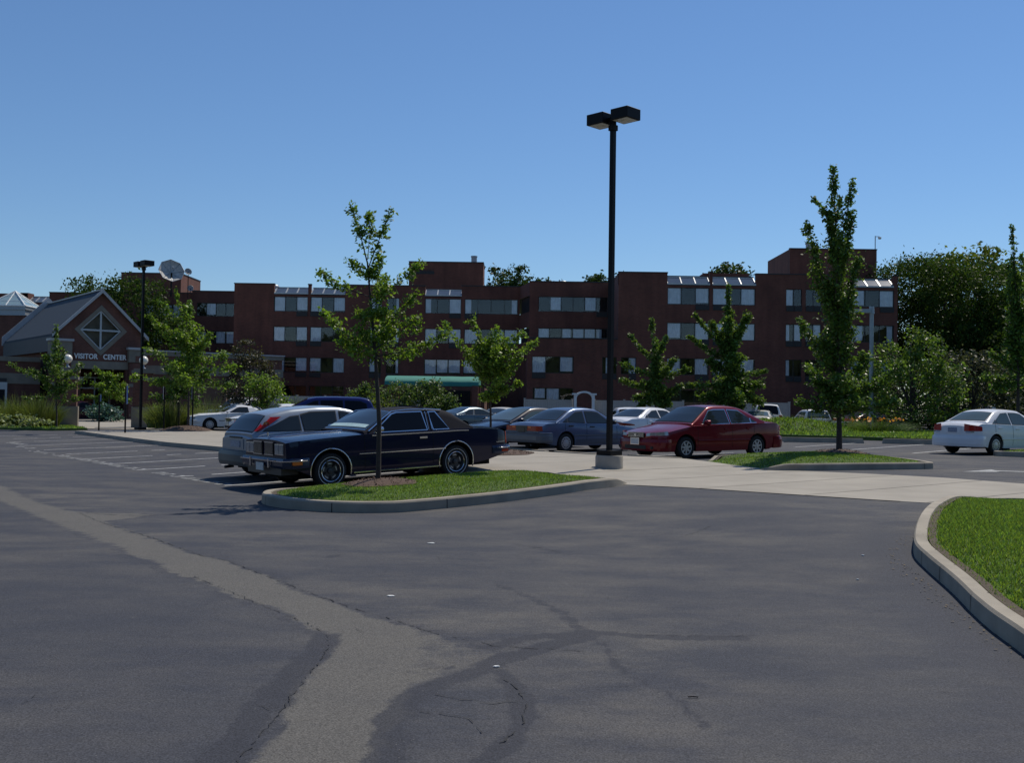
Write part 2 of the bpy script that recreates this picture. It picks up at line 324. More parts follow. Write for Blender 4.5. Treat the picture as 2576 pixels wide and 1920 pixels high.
def uvpoly(ps): return [xy(*p) for p in ps]
def smooth_closed(ps, n=6):
    P = [Vector((*p, 0)) for p in ps]; k = len(P); o = []
    for i in range(k):
        p0, p1, p2, p3 = P[i-1], P[i], P[(i+1)%k], P[(i+2)%k]
        for s in range(n):
            t = s/n; q = .5*((2*p1)+(p2-p0)*t+(2*p0-5*p1+4*p2-p3)*t*t+(3*p1-p0-3*p2+p3)*t**3); o.append((q.x, q.y))
    return o
def inset(ps, d):
    n = len(ps); o = []
    for i in range(n):
        a, b = Vector(ps[i-1]), Vector(ps[(i+1)%n]); t = (b-a).normalized(); o.append((ps[i][0]-t.y*d, ps[i][1]+t.x*d))
    return o
def grass_blades(name, pts, h, wd=.006):
    n = len(pts); P = np.array(pts); a = rng.uniform(0, 2*np.pi, n); hh = h*rng.uniform(.5, 1.25, n); ln = rng.normal(0, .45, (n,2))*hh[:,None]
    ww = wd*rng.uniform(.7, 1.5, n); dx = np.cos(a)*ww; dy = np.sin(a)*ww
    V = np.empty((n,3,3)); V[:,0] = P; V[:,1] = P; V[:,2] = P
    V[:,0,0] -= dx; V[:,0,1] -= dy; V[:,1,0] += dx; V[:,1,1] += dy; V[:,2,:2] += ln; V[:,2,2] += hh
    return struct(npmesh(name, V.reshape(-1,3), np.arange(3*n).reshape(n,3), M['blade'], False), 'stuff')
M['blade'] = leafmat('grass_blade', (.142,.235,.046), .6, .35, .03)
def kerbed(outline, name_turf, hk=.15, kw=.16, hump=.10, flush=None, dens=1200, bh=.036, bw=.006, kerb=True, joints=()):
    """kerb ring with a turf mound; flush(x, y) -> 0..1 lowers the kerb to the paving"""
    pts = smooth_closed(uvpoly(outline)); A = sum(pts[i-1][0]*pts[i][1]-pts[i][0]*pts[i-1][1] for i in range(len(pts)))
    if A < 0: pts = pts[::-1]
    n = len(pts); inn = inset(pts, kw); c1 = inset(pts, .025); c2 = inset(pts, kw-.02)
    hz = lambda p: (flush(*uv(*p)) if flush else 1)
    Z = [fgz(*p) for p in pts]; H = [hk*hz(p)+.004 for p in pts]
    if kerb:
        b = MB()
        rows = [[(p[0],p[1],z-.05) for p, z in zip(pts, Z)], [(p[0],p[1],z+h-.025*min(1,h/hk)) for p, z, h in zip(inset(pts,.008), Z, H)], [(p[0],p[1],z+h) for p, z, h in zip(c1, Z, H)],
                [(p[0],p[1],z+h) for p, z, h in zip(c2, Z, H)], [(p[0],p[1],z+h-.10) for p, z, h in zip(inn, Z, H)]]
        for r0, r1 in zip(rows[:-1], rows[1:]): b.strip(r0, r1, closed=True)
        struct(b.build('kerb', M['kerb'], smooth=True, angle=40))
        j = MB()
        for i in joints:
            q = rows[0][i]; a = Vector(rows[1][i]); c = Vector(rows[3][i]); t = (Vector(pts[(i+1)%n])-Vector(pts[i-1])).normalized(); e = Vector((t.x,t.y,0))*.006; up = Vector((0,0,.003)); out = Vector((t.y,-t.x,0))*.003
            j.quad(Vector(q)+out-e, Vector(q)+out+e, a+out+e+up, a+out-e+up); j.quad(a+out-e+up, a+out+e+up, c+up+e, c+up-e)
        if joints: struct(j.build('kerb_joint', M['crack']))
    # turf mound
    ib = [p for p in inn]; cx = sum(p[0] for p in ib)/n; cy = sum(p[1] for p in ib)/n
    rows = []; K = 7
    for k in range(K+1):
        s = k/K; row = []
        for p, h in zip(ib, H):
            x = cx+(p[0]-cx)*(1-s); y = cy+(p[1]-cy)*(1-s); q = 1-(1-min(1, s*2.2))**2
            row.append((x, y, fgz(x, y)+(h-.035)*(1-s)+(hk*.9)*s + hump*q))
        rows.append(row)
    t = MB()
    for r0, r1 in zip(rows[:-1], rows[1:]): t.strip(r0, r1, closed=True)
    struct(t.build(name_turf, M['turf'], smooth=True))
    if kerb:
        so_ = MB(); i2 = inset(pts, kw+.075); so_.strip([(p[0],p[1],z+h-.012) for p, z, h in zip(inn, Z, H)], [(p[0],p[1],z+h-.004) for p, z, h in zip(i2, Z, H)], closed=True); struct(so_.build('soil_edge', M['soil'], smooth=True))
    ps = []; ar = abs(A)/2; N = int(ar*dens)
    while len(ps) < N:
        i = random.randrange(n); s = 1-math.sqrt(random.random()); f = s*K; k = min(int(f), K-1); fr = f-k; q = random.random()
        a0, a1, b0, b1 = Vector(rows[k][i]), Vector(rows[k][(i+1)%n]), Vector(rows[k+1][i]), Vector(rows[k+1][(i+1)%n])
        if s < .035 and random.random() < .7: continue
        wgt = (Vector(ib[i])-Vector(ib[(i+1)%n])).length*((Vector(ib[i])-Vector((cx,cy))).length)
        if random.random() > wgt/1.2: continue
        p = (a0*(1-q)+a1*q)*(1-fr)+(b0*(1-q)+b1*q)*fr; ps.append((p.x, p.y, p.z-.005))
    grass_blades('grass', ps, bh, bw)
    def top(x, y):
        P = Vector((x, y)); best = min(range(n), key=lambda i: abs(math.atan2(ib[i][1]-cy, ib[i][0]-cx)-math.atan2(y-cy, x-cx)))
        rr = (P-Vector((cx,cy))).length/max(.01, (Vector(ib[best])-Vector((cx,cy))).length); s = max(0, 1-rr); q = 1-(1-min(1, s*2.2))**2
        return fgz(x, y)+(H[best]-.035)*(1-s)+hk*.9*s+hump*q
    return top
isl1 = kerbed([(13.75,14.05),(12.9,13.42),(11.5,13.02),(10,12.82),(9,12.82),(8,12.95),(7.3,13.35),(6.95,14.0),(6.85,14.8),(7.08,15.5),(7.6,15.92),(9,16.0),(11,15.95),(12.5,15.65),(13.6,14.8)], 'tree_island_turf',
    flush=lambda u, v: float(1-ss(12.8, 13.7, u)), dens=2100, joints=(4, 14, 21, 28, 34, 40, 52, 64))
isl2 = kerbed([(18.9,17.4),(18.95,16),(19.05,14.7),(20.5,13.95),(22.6,13.15),(23.2,13.4),(24.2,14.8),(25.0,16.6),(24.5,17.5),(22.5,17.75),(20.5,17.75)], 'tree_island_turf',
    flush=lambda u, v: float(ss(15.2, 14.4, v)) if u < 20.5 else 1.0, dens=800, bw=.01, joints=(24,))
isl3 = kerbed([(7.5,-6.),(3.2,-3.4),(2.2,-.75),(3.9,.75),(5.35,1.98),(6.87,3.29),(7.53,3.88),(8.49,4.66),(9.36,5.42),(9.95,5.90),(10.64,6.32),(11.79,6.94),(13.45,7.74),(15.1,8.30),(16.5,8.22),(16.8,7),(16.2,3),(15,-4),(12,-8)], 'right_island_turf',
    flush=lambda u, v: float(1-.75*ss(14.6, 16.4, u)), dens=1100, bh=.045, bw=.007, joints=(24, 30, 35, 40, 46, 52, 58, 63, 68, 74))
isl4 = kerbed([(31.3,15.9),(31.4,14.5),(32.5,11),(36,8),(38,10),(37,14),(33.2,16.2)], 'tree_island_turf', dens=120, bw=.02)

# concrete walk: runs across the drive flush with the asphalt, rises to a kerb on the left
def lift(u, v): return .004 + .125*ss(15.0, 18.0, v)
walk = MB(); vv = list(np.arange(-14, 48.1, .75)); prev = None
def near_u(v): return float(np.interp(v, [-14, 8.55, 9.33, 10.8, 12.45, 13.58, 15.3, 16, 28.9, 33, 38, 46, 52], [16.5,14.95,14.68,14.28,13.84,13.29,12.6,12.0,11.93,11.80,12.08,12.75,13.2]))
def far_u(v): return float(np.interp(v, [-14, 9.6, 11.3, 12.7, 14.6, 17.6, 19.9, 23.7, 30, 48], [20.1,20.11,20.30,20.01,19.35,19.2,18.5,18.4,18.4,18.4]))
rows = []
for v in vv:
    a, b = near_u(v), far_u(v); row = []
    for s in [0]+[i/10 for i in range(11)]+[1]:
        u = a+(b-a)*s; x, y = xy(u, v); row.append([x, y, fgz(x, y)+float(lift(u, v))])
    row[0][2] -= .18; row[-1][2] -= .18; rows.append(row)
for r0, r1 in zip(rows[:-1], rows[1:]): walk.strip([tuple(p) for p in r1], [tuple(p) for p in r0])
struct(walk.build('concrete_walk', M['concrete'], smooth=True, angle=30))
jt = MB()
for v in np.arange(-8, 46, 1.85):
    a, b = near_u(v)+.03, far_u(v)-.03
    for s0, s1 in [(i/8, (i+1)/8) for i in range(8)]:
        q = []
        for s, e in ((s0,-.012),(s1,-.012),(s1,.012),(s0,.012)):
            u = a+(b-a)*s; x, y = xy(u, v+e); q.append((x, y, fgz(x, y)+float(lift(u, v))+.004))
        jt.quad(*q)
struct(jt.build('walk_joint', mat('walk_joint', (.20,.185,.16), .95)))
# edge of the asphalt against the walk
ed = MB()
for v in np.arange(9.0, 13.4, .2):
    q = []
    for vv_, e in ((v,-.05+.02*random.random()),(v+.2,-.05+.02*random.random()),(v+.2,.0),(v,.0)):
        x, y = xy(near_u(vv_)+e, vv_); q.append((x, y, fgz(x, y)+.006))
    ed.quad(*q)
struct(ed.build('walk_joint', M['crack']))

# grass verges
def verge(name, ps, dz, dens=60, bh=.08, bw=.03):
    b = MB(); pts = uvpoly(ps); cx = sum(p[0] for p in pts)/len(pts); cy = sum(p[1] for p in pts)/len(pts)
    n = len(pts); rows = [[(cx+(p[0]-cx)*s, cy+(p[1]-cy)*s) for p in pts] for s in (1,.75,.5,.25,0)]
    rows = [[(x, y, fgz(x, y)+dz) for x, y in r] for r in rows]
    b.strip([(p[0],p[1],p[2]-.2) for p in rows[0]], rows[0], closed=True)
    for r0, r1 in zip(rows[:-1], rows[1:]): b.strip(r0, r1, closed=True)
    struct(b.build(name, M['turf']))
    P = []; xs = [p[0] for p in pts]; ys = [p[1] for p in pts]; ar = (max(xs)-min(xs))*(max(ys)-min(ys))
    Q = np.stack([rng.uniform(min(xs), max(xs), int(ar*dens)), rng.uniform(min(ys), max(ys), int(ar*dens))], 1); Q = Q[inside(Q, pts)]
    Z = gz(Q[:,0], Q[:,1])+dz
    grass_blades('grass', np.column_stack([Q, Z]), bh, bw)
verge('grass_verge', [(5,57.5),(10.5,56),(12.9,52.0),(14.8,52.5),(15.5,60),(14,75),(5,75)], .10)
verge('grass_verge', [(41.5,33),(42.2,26),(42.5,20),(43,10),(62,8),(66,20),(62,34),(52,38),(47,38)], .16, 40, .10, .04)
bk = MB(); NB = 36; rows = []
for k in range(7):
    f = k/6; rows.append([(15.6+4.6*f*math.cos(a), 58.6+2.4*f*math.sin(a), fgz(15.6,58.6)+.05+.80*(1-f*f)**1.3+.06*math.sin(4*a)*f*(1-f)) for a in [2*math.pi*i/NB for i in range(NB)]])
for r0, r1 in zip(rows[:-1], rows[1:]): bk.strip(r1, r0, closed=True)
struct(bk.build('grass_bank', M['turf'], smooth=True))
Pb = []
for _ in range(5000):
    a = random.uniform(0, 6.283); f = math.sqrt(random.random()); Pb.append((15.6+4.6*f*math.cos(a), 58.6+2.4*f*math.sin(a), fgz(15.6,58.6)+.04+.80*(1-f*f)**1.3))
grass_blades('grass', Pb, .18, .03)
# worn cracks and scraps
ck = MB()
def crack(pl, wd):
    P = []
    for a, b in zip(pl[:-1], pl[1:]):
        L_ = math.dist(a, b); k = max(2, int(L_/.05))
        P += [(a[0]+(b[0]-a[0])*i/k, a[1]+(b[1]-a[1])*i/k) for i in range(k)]
    P.append(pl[-1]); P = [(x+random.gauss(0,.007), y+random.gauss(0,.012)) for x, y in P]
    for (a, b) in zip(P[:-1], P[1:]):
        if random.random() < .3: continue
        d = Vector((b[0]-a[0], b[1]-a[1])).normalized(); nx, ny = -d.y, d.x; w0, w1 = wd*random.uniform(.15,.8), wd*random.uniform(.15,.8)
        z = lambda p: fgz(*p)+.003
        ck.quad((a[0]-nx*w0,a[1]-ny*w0,z(a)), (b[0]-nx*w1,b[1]-ny*w1,z(b)), (b[0]+nx*w1,b[1]+ny*w1,z(b)), (a[0]+nx*w0,a[1]+ny*w0,z(a)))
crack([(-3.30,10.82),(-2.82,10.36),(-2.40,9.76),(-1.92,9.05),(-1.39,8.30),(-0.95,7.76),(-0.52,7.24),(-0.1,6.9),(.5,6.75)], .008)
crack([(-1.26,7.15),(-1.18,6.9),(-1.16,6.4),(-1.17,5.9),(-1.17,5.3),(-1.2,4.5)], .006)
crack([(-2.87,9.42),(-2.12,8.40),(-1.53,7.60),(-1.27,7.2)], .006); crack([(-6.0,14.45),(-5.2,13.3),(-4.1,11.95),(-3.3,10.85)], .01)
crack([(.03,11.91),(.36,11.57),(.69,11.08)], .010); crack([(1.93,12.21),(2.29,12.72),(2.55,13.18)], .010); crack([(-.5,5.75),(-.1,5.55),(.05,5.6)], .006); crack([(.95,7.28),(1.4,7.25),(1.75,7.3)], .005)
crack([(-.02,6.05),(.07,5.8),(.11,5.5),(.07,5.2),(-.05,4.85)], .007); crack([(-6.1,14.5),(-5.1,14.2),(-4.3,14.9)], .01); crack([(-.45,5.4),(-.2,5.3),(-.1,5.0)], .005); crack([(-.62,6.2),(-.35,6.32)], .004)
for _ in range(26):
    x, y = random.uniform(-3, 4), random.uniform(4.8, 12); a = random.uniform(0, 3); l = random.uniform(.05,.3); crack([(x,y),(x+l*math.cos(a), y+l*math.sin(a))], .003)
struct(ck.build('asphalt_cracks', M['crack']))
for nm, (x, y), s, lab, mt in (('paper_scrap', (-.90,11.84), .05, 'small white paper scrap lying on asphalt in front of the tree island', 'white'), ('paper_scrap', (-.98,8.58), .038, 'flat white litter scrap lying on asphalt beside the long pale strip', 'white'),
        ('paper_scrap', (-.07,6.33), .024, 'crumpled pale scrap on dark tar patch in the foreground', 'white'), ('bottle_cap', (3.71,10.89), .016, 'shiny bottle cap on the asphalt near the curved right kerb', 'alu'), ('bottle_cap', (3.23,9.62), .012, 'tiny shiny speck of a cap on asphalt, nearer than its neighbour', 'alu'),
        ('twig', (1.02,5.72), .028, 'short brown twig lying on the foreground asphalt', 'bark')):
    b = MB(); k = 7; pr = [(s*random.uniform(.6,1.1)*math.cos(2*math.pi*i/k), s*.45*random.uniform(.6,1.1)*math.sin(2*math.pi*i/k)) for i in range(k)]
    if nm == 'twig': b.tube([(-s,0,.005),(0,.004,.006),(s,-.003,.005)], .0035, 6)
    elif nm == 'bottle_cap': b.lathe([(0,.008),(s*.8,.008),(s,.004),(s*1.05,0)], n=12)
    else: b.prism(pr, 0, .004); b.add([(p[0]*.8,p[1]*.8,.004+.006*random.random()) for p in pr], [tuple(range(k))])
    o = b.build(nm, M[mt]); o.location = (x, y, fgz(x, y)); tag(o, lab, nm.replace('_', ' '))
# unseen wooded rise added behind the photographer, darkens car side and pane reflections
wh = MB(); rows = []; NA = 150
for k in range(9):
    row = []
    for i in range(NA+1):
        a = math.radians(165)+math.radians(210)*i/NA; rr = 46+9*math.sin(3*a)+2.2*k; hh = (12.5+3.5*math.sin(5*a+1)+1.5*math.sin(13*a)+random.uniform(-1.4,1.4))*math.sin(math.pi*.5*k/8)
        row.append((rr*math.cos(a)+random.uniform(-.8,.8), 6+rr*math.sin(a)+random.uniform(-.8,.8), -.2+hh))
    rows.append(row)
for r0, r1 in zip(rows[:-1], rows[1:]): wh.strip(r0, r1)
struct(wh.build('added_reflection_rise', mat('added_reflection_rise', (.030,.048,.016), .95, var=.6, scale=.4)))
lit = []
for (u0, v0), (u1, v1), n_ in (((6.0,2.75),(9.9,6.35),160),((9.9,6.35),(16.0,8.75),120),((6.6,13.6),(13.0,12.95),110)):
    for _ in range(n_):
        f = random.random(); o = abs(random.gauss(0,.10)); du, dv = u1-u0, v1-v0; L_ = math.hypot(du, dv); s_ = 1 if v0 < 10 else 0
        u_, v_ = u0+du*f+(-dv/L_*o if s_ else 0), v0+dv*f+(du/L_*o-.27 if s_ else -o*.8-.02); x, y = xy(u_, v_); lit.append((x, y, fgz(x, y)+.006))
a_ = rng.uniform(0, 6.28, len(lit)); sz = rng.uniform(.006, .022, len(lit)); Pq = np.array(lit); Vq = np.empty((len(lit),4,3))
for k in range(4): Vq[:,k] = Pq; Vq[:,k,0] += sz*np.cos(a_+k*1.57)*(1 if k % 2 else .5); Vq[:,k,1] += sz*np.sin(a_+k*1.57)*(1 if k % 2 else .5); Vq[:,k,2] += .004*(k == 1)
struct(npmesh('leaf_litter', Vq.reshape(-1,3), np.arange(4*len(lit)).reshape(-1,4), mat('leaf_litter', (.11,.08,.04), .9, var=.5, scale=9), False), 'stuff')
# stall lines and worn stall lettering
pl = MB(); fd = MB()
def line(a, b, wd=.05, gap=0., mb=None):
    a = Vector(a); b = Vector(b); d = (b-a).normalized(); nx = Vector((-d.y, d.x))*wd; k = max(1, int((b-a).length/.4))
    for i in range(k):
        if random.random() < gap: continue
        q = [a+(b-a)*(i/k)-nx, a+(b-a)*((i+1)/k)-nx, a+(b-a)*((i+1)/k)+nx, a+(b-a)*(i/k)+nx]
        (mb or pl).quad(*[(p.x, p.y, fgz(p.x, p.y)+.003) for p in q])
for v, g_ in ((18.65,.0),(21.25,.03),(23.65,.05),(26.1,.08),(28.45,.2),(31.0,.25),(33.8,.08),(36.9,.05),(39.9,.25),(42.9,.12),(45.9,.1)):
    line(xy(7.75+(max(0,v-33)*.12), v), xy(11.75+max(0,v-30)*.05, v), .05, g_)
for v in (16.6, 19.8, 22.4): line(xy(19.9, v+.9), xy(24.8, v+.9), .05)
for a, b in (((10.22,37.26),(14.65,43.4)),((11.27,34.88),(16.79,42.1)),((12.72,32.77),(17.11,38.29)),((9.0,40.0),(11.8,43.9))): line(a, b, .05)
struct(pl.build('painted_stall_lines', M['paint']))
for vc in (19.9, 22.3, 24.75, 27.2, 29.8, 32.5, 35.5, 38.6):
    for i in range(7):
        if random.random() < .12: continue
        v0 = vc+.95-i*.29
        for u0, u1, e0, e1 in ((7.72,8.02,0,.02),(7.72,8.02,.13,.11),(7.84,7.9,0,.13)) if i % 2 else ((7.72,7.78,0,.17),(7.94,8.02,0,.17),(7.72,8.0,.05,.1)):
            if random.random() < .25: continue
            uo = max(0, vc-33)*.12
            q = [xy(u0+uo, v0-e0), xy(u1+uo, v0-e0-.02), xy(u1+uo, v0-e1-.05), xy(u0+uo, v0-e1-.05)]
            fd.quad(*[(x, y, fgz(x, y)+.003) for x, y in q])
b = [(10.2,23.42),(11.3,24.35),(11.25,24.0),(13.2,23.2),(13.1,22.95),(11.2,23.7),(11.0,23.45)]
fd.poly([(x, y, fgz(x, y)+.003) for x, y in b])
struct(fd.build('worn_pavement_marks', M['faded']))
# wheel stops
def wheel_stop(u, v, L_, label, rz=None, loc=None, h=.13):
    b = MB(); hw = L_/2; pr = [(-.09,0),(-.075,h),(.075,h),(.09,0)]
    b.add([(y, -hw+(.06 if z > 0 else 0), z) for y, z in pr]+[(y, hw-(.06 if z > 0 else 0), z) for y, z in pr], [(0,1,2,3),(7,6,5,4)]+[(i,i+4,(i+1)%4+4,(i+1)%4) for i in range(4)])
    x, y = loc or xy(u, v); o = b.build('wheel_stop', M['kerb']); o.location = (x, y, fgz(x, y)); o.rotation_euler = (0,0,STALL if rz is None else rz)
    tag(o, label, 'wheel stop', 'concrete wheel stops along the stalls')
wheel_stop(19.0, 23.6, 2.0, 'concrete wheel stop under the rear of the blue sedan')
wheel_stop(18.95, 21.2, 2.1, 'concrete wheel stop between the blue sedan and the tall lamp post')
wheel_stop(19.35, 18.75, 1.9, 'concrete wheel stop in front of the red sedan nose')
for (x, y), lab in (((9.2,43.7),'concrete wheel stop just behind the tail of the red sedan, before the lawn'),((12.9,43.2),'long wheel stop before the lawn, seen behind the tall tree trunk'),((17.0,42.3),'wheel stop before the lawn between the tall tree and the white sedan'),((20.4,40.6),'wheel stop before the lawn beside the white sedan tail')):
    wheel_stop(0, 0, 3.5, lab, R(90-12), (x, y), .20)

# ================================================================== RESIDENCE BUILDING (long brick block)
BB = Vector((2, 90, .05))
bld = thing('brick_building', 'long four storey dark red brick residence behind the car park', 'building', BB)
def part(mb, name, mats, parent=bld, smooth=False, angle=None): return mb.build(name, mats, parent, smooth, BB, angle)
def wall_holes(mb, x0, x1, z0, z1, y, holes, depth=.22, m=0, mroom=1):
    """front wall facing -y with rectangular holes (hx0,hx1,hz0,hz1), reveals and a room behind"""
    xs = sorted({x0, x1, *[h[0] for h in holes], *[h[1] for h in holes]}); zs = sorted({z0, z1, *[h[2] for h in holes], *[h[3] for h in holes]})
    for a, b in zip(xs[:-1], xs[1:]):
        for c, d in zip(zs[:-1], zs[1:]):
            if any(h[0] <= a+1e-6 and b <= h[1]+1e-6 and h[2] <= c+1e-6 and d <= h[3]+1e-6 for h in holes): continue
            mb.quad((a,y,c),(b,y,c),(b,y,d),(a,y,d), m)
    for a, b, c, d in holes:
        e = y+depth
        mb.quad((a,y,c),(a,y,d),(a,e,d),(a,e,c), m); mb.quad((b,y,d),(b,y,c),(b,e,c),(b,e,d), m)
        mb.quad((a,y,d),(b,y,d),(b,e,d),(a,e,d), m); mb.quad((b,y,c),(a,y,c),(a,e,c),(b,e,c), m)
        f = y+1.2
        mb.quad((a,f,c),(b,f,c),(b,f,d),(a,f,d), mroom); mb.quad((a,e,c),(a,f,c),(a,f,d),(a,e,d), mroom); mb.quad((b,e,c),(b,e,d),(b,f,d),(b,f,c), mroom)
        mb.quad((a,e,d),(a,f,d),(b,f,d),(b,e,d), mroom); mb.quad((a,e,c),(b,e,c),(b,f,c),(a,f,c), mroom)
def window(x0, x1, z0, z1, y, kinds, ac=None, fw=.05):
    """one bronze framed window group; kinds: one letter per light (C curtain, H half curtain, D dark)"""
    yy = y+.14; b = MB(); n = len(kinds); pw = (x1-x0)/n
    b.box(x0,x1,yy-.04,yy+.04,z0,z0+fw); b.box(x0,x1,yy-.04,yy+.04,z1-fw,z1)
    for i in range(n+1):
        c = x0+pw*i; a0 = max(x0, c-fw/2-(.02 if i in (0,n) else 0)); a1 = min(x1, c+fw/2+(.02 if i in (0,n) else 0)); b.box(a0, a1, yy-.043, yy+.043, z0+fw, z1-fw)
    w_ = part(b, 'window', M['frame'])
    for i, k in enumerate(kinds):
        a, c = x0+pw*i+fw/2, x0+pw*(i+1)-fw/2
        p = MB(); p.box(a, c, yy-.005, yy+.005, z0+fw, z1-fw); tag0 = part(p, 'pane', M['glass'], w_); tag0.location = (0,0,0)
        if k in 'CHLB':
            f0, f1 = {'C': (0,1), 'H': (.0,.55), 'L': (.5,1), 'B': (.08,.92)}[k]; f0 += random.uniform(0,.05); f1 -= random.uniform(0,.06)
            q = MB(); xa = a+(c-a)*f0; xb = a+(c-a)*f1; N = 14; r0 = []; r1 = []; zb = z0+fw+random.choice([.02,.02,.12])
            for j in range(N+1):
                x = xa+(xb-xa)*j/N; d = .02*math.sin(j*2.3)
                r0.append((x, yy+.05+d, zb)); r1.append((x, yy+.05+d, z1-.03))
            q.strip(r0, r1); part(q, 'curtain', M['curtain'], w_)
    if ac:
        for f in ac:
            xa = x0+pw*f; xb = xa+pw; v = MB(); v.box(xa+.02, xb-.02, y-.06, y+.1, z0-.44, z0-.02)
            for j in range(5): v.box(xa+.05, xb-.05, y-.075, y-.06, z0-.40+j*.075, z0-.37+j*.075)
            part(v, 'air_conditioner', M['frame'])
def skylight(x0, x1, y, z0=11.75, z1=12.42, run=1.1, n=3):
    b = MB(); b.quad((x0,y+.02,z0),(x1,y+.02,z0),(x1,y+run,z1),(x0,y+run,z1)); s = part(b, 'skylight', M['skyglass']); f = MB()
    d = Vector((0, run-.02, z1-z0)).normalized(); up = Vector((0,-d.z,d.y))*.05
    def bar(a, c, hw):
        a, c = Vector(a), Vector(c); sx = Vector((hw,0,0)); q = [a-sx, a+sx, c+sx, c-sx]; f.add([tuple(p) for p in q]+[tuple(p+up) for p in q], [(0,1,2,3),(4,7,6,5),(0,4,5,1),(1,5,6,2),(2,6,7,3),(3,7,4,0)])
    for i in range(n+1): bar((x0+(x1-x0)*i/n, y+.02, z0), (x0+(x1-x0)*i/n, y+run, z1), .045 if 0 < i < n else .03)
    f.box(x0-.03, x1+.03, y-.04, y+.05, z0-.07, z0+.05); f.box(x0-.03, x1+.03, y+run-.04, y+run+.05, z1-.03, z1+.06)
    part(f, 'skylight_frame', M['alu'], s)
F3 = (11.45, 10.06); ROWS_A = [(10.04,11.45),(7.12,8.55),(4.22,5.62)]; ROWS_B = [(10.15,11.58),(7.30,8.72),(4.36,5.80)]
def coping(mb, x0, x1, y, z, d=.35): b = MB(); b.box(x0-.04, x1+.04, y-.05, y+d, z, z+.09); part(b, 'coping', M['frame'])
# ---- block A (right) and the low front D
wa = MB(); holes = []; wins = []; cp = MB()
for (x0, x1), ac in (((12.72,16.17),(2,)),((16.45,19.97),(0,))):
    for i, (c, d) in enumerate(ROWS_A): holes.append((x0,x1,c,d)); wins.append((x0,x1,c,d,'CDC' if not (i == 2 and x0 < 13) else 'CDC',ac))
for x0, x1 in ((22.48,23.8),(24.1,25.42)):
    for i, (c, d) in enumerate(ROWS_A): holes.append((x0,x1,c,d)); wins.append((x0,x1,c,d,['CD','HB','HD'][i] if x0 < 23 else ['DD','DC','DD'][i],(0,1)))
for i, (c, d) in enumerate(ROWS_A): holes.append((27.85,31.4,c,d)); wins.append((27.85,31.4,c,d,'CDC' if i != 1 else 'BDL',(2,)))
holes += [(8.95,10.2,4.22,5.62),(12.72,16.17,1.7,3.0),(16.45,19.97,1.7,3.0)]; wins += [(8.95,10.2,4.22,5.62,'DC',(1,)),(12.72,16.17,1.7,3.0,'DDD',None),(16.45,19.97,1.7,3.0,'DDD',None)]
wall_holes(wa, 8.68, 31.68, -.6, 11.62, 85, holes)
segs = [(8.68,12.70,12.62),(16.20,16.42,12.72),(20.0,28.1,12.62),(31.35,31.68,12.62)]
for a, b, z in segs: wa.box(a, b, 85, 85.4, 11.62, z); coping(cp, a, b, 85, z)
for a, b in ((12.70,16.20),(16.42,20.0),(28.1,31.35)):
    wa.box(a, b, 86.15, 86.5, 11.5, 12.47); coping(cp, a, b, 86.15, 12.47)
wa.box(16.2,20.1,88,91,12.0,13.05)
wa.quad((31.68,85,-.6),(31.68,118,-.6),(31.68,118,12.62),(31.68,85,12.62)); wa.quad((8.68,118,-.6),(8.68,85,-.6),(8.68,85,12.62),(8.68,118,12.62))
wa.box(8.72,31.64,86.52,117,12.1,12.2,2)
# low front D
dh = [(1.62,5.05,4.22,5.62),(1.72,5.05,2.0,3.02),(7.4,8.6,4.22,5.62)]
wall_holes(wa, 1.24, 8.68, -.6, 7.02, 85.004, dh); wins += [(1.62,5.05,4.22,5.62,'CDC',(0,)),(1.72,5.05,2.0,3.02,'BCD',None),(7.4,8.6,4.22,5.62,'LD',(0,1))]
wa.quad((1.24,94,-.6),(1.24,85.004,-.6),(1.24,85.004,7.02),(1.24,94,7.02)); wa.box(1.28,8.66,85.36,93.9,6.6,6.7,2); wa.box(1.24,8.66,85.01,85.35,7.02,7.08); coping(cp,1.24,8.6,85.0,7.08,.4)
part(wa, 'wall', [M['brick'], M['dark'], M['roofing']])
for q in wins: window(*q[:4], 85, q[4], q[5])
for a, b in ((12.72,16.18),(16.44,19.98),(28.12,31.33)): skylight(a, b, 85.0)
# ---- block B (left) with C1 and the bay
wb = MB(); holes = []; wins = []
for (x0, x1), ac in (((-22.72,-19.5),(2,)),((-19.25,-15.95),(0,))):
    for i, (c, d) in enumerate(ROWS_B): holes.append((x0,x1,c,d)); wins.append((x0,x1,c,d,['CDC','CDC','CDC'][i] if x0 < -20 or i != 1 else 'CDD',ac))
    holes.append((x0,x1,1.9,3.1)); wins.append((x0,x1,1.9,3.1,'DDD',None))
for x0, x1 in ((-13.6,-12.45),(-12.0,-10.8)):
    for i, (c, d) in enumerate(ROWS_B): holes.append((x0,x1,c,d)); wins.append((x0,x1,c,d,'CD' if x0 < -13 else 'DL',(0,1)))
for i, (c, d) in enumerate(ROWS_B):
    holes.append((-8.36,-4.92,c,d)); wins.append((-8.36,-4.92,c,d,['HDC','CDC','CCC'][i],(2,) if i < 2 else None))
for i, (c, d) in enumerate(ROWS_B[:2]):
    holes.append((-4.6,.45,c,d)); wins.append((-4.6,.45,c,d,['HDDL','CDBC'][i],(0,) if i == 0 else None))
holes.append((-4.66,-3.4,4.36,5.8)); wins.append((-4.66,-3.4,4.36,5.8,'C',None))
wall_holes(wb, -26.5, .62, -.6, 11.72, 98, holes)
for a, b, z in ((-26.5,-22.7,12.72),(-19.48,-19.2,12.72),(-15.95,-8.36,12.72),(-4.9,.62,12.78)): wb.box(a, b, 98, 98.4, 11.72, z); coping(cp, a, b, 98, z)
for a, b in ((-22.7,-19.48),(-19.2,-15.95),(-8.36,-4.9)): wb.box(a, b, 99.15, 99.5, 11.5, 12.5); coping(cp, a, b, 99.15, 12.5)
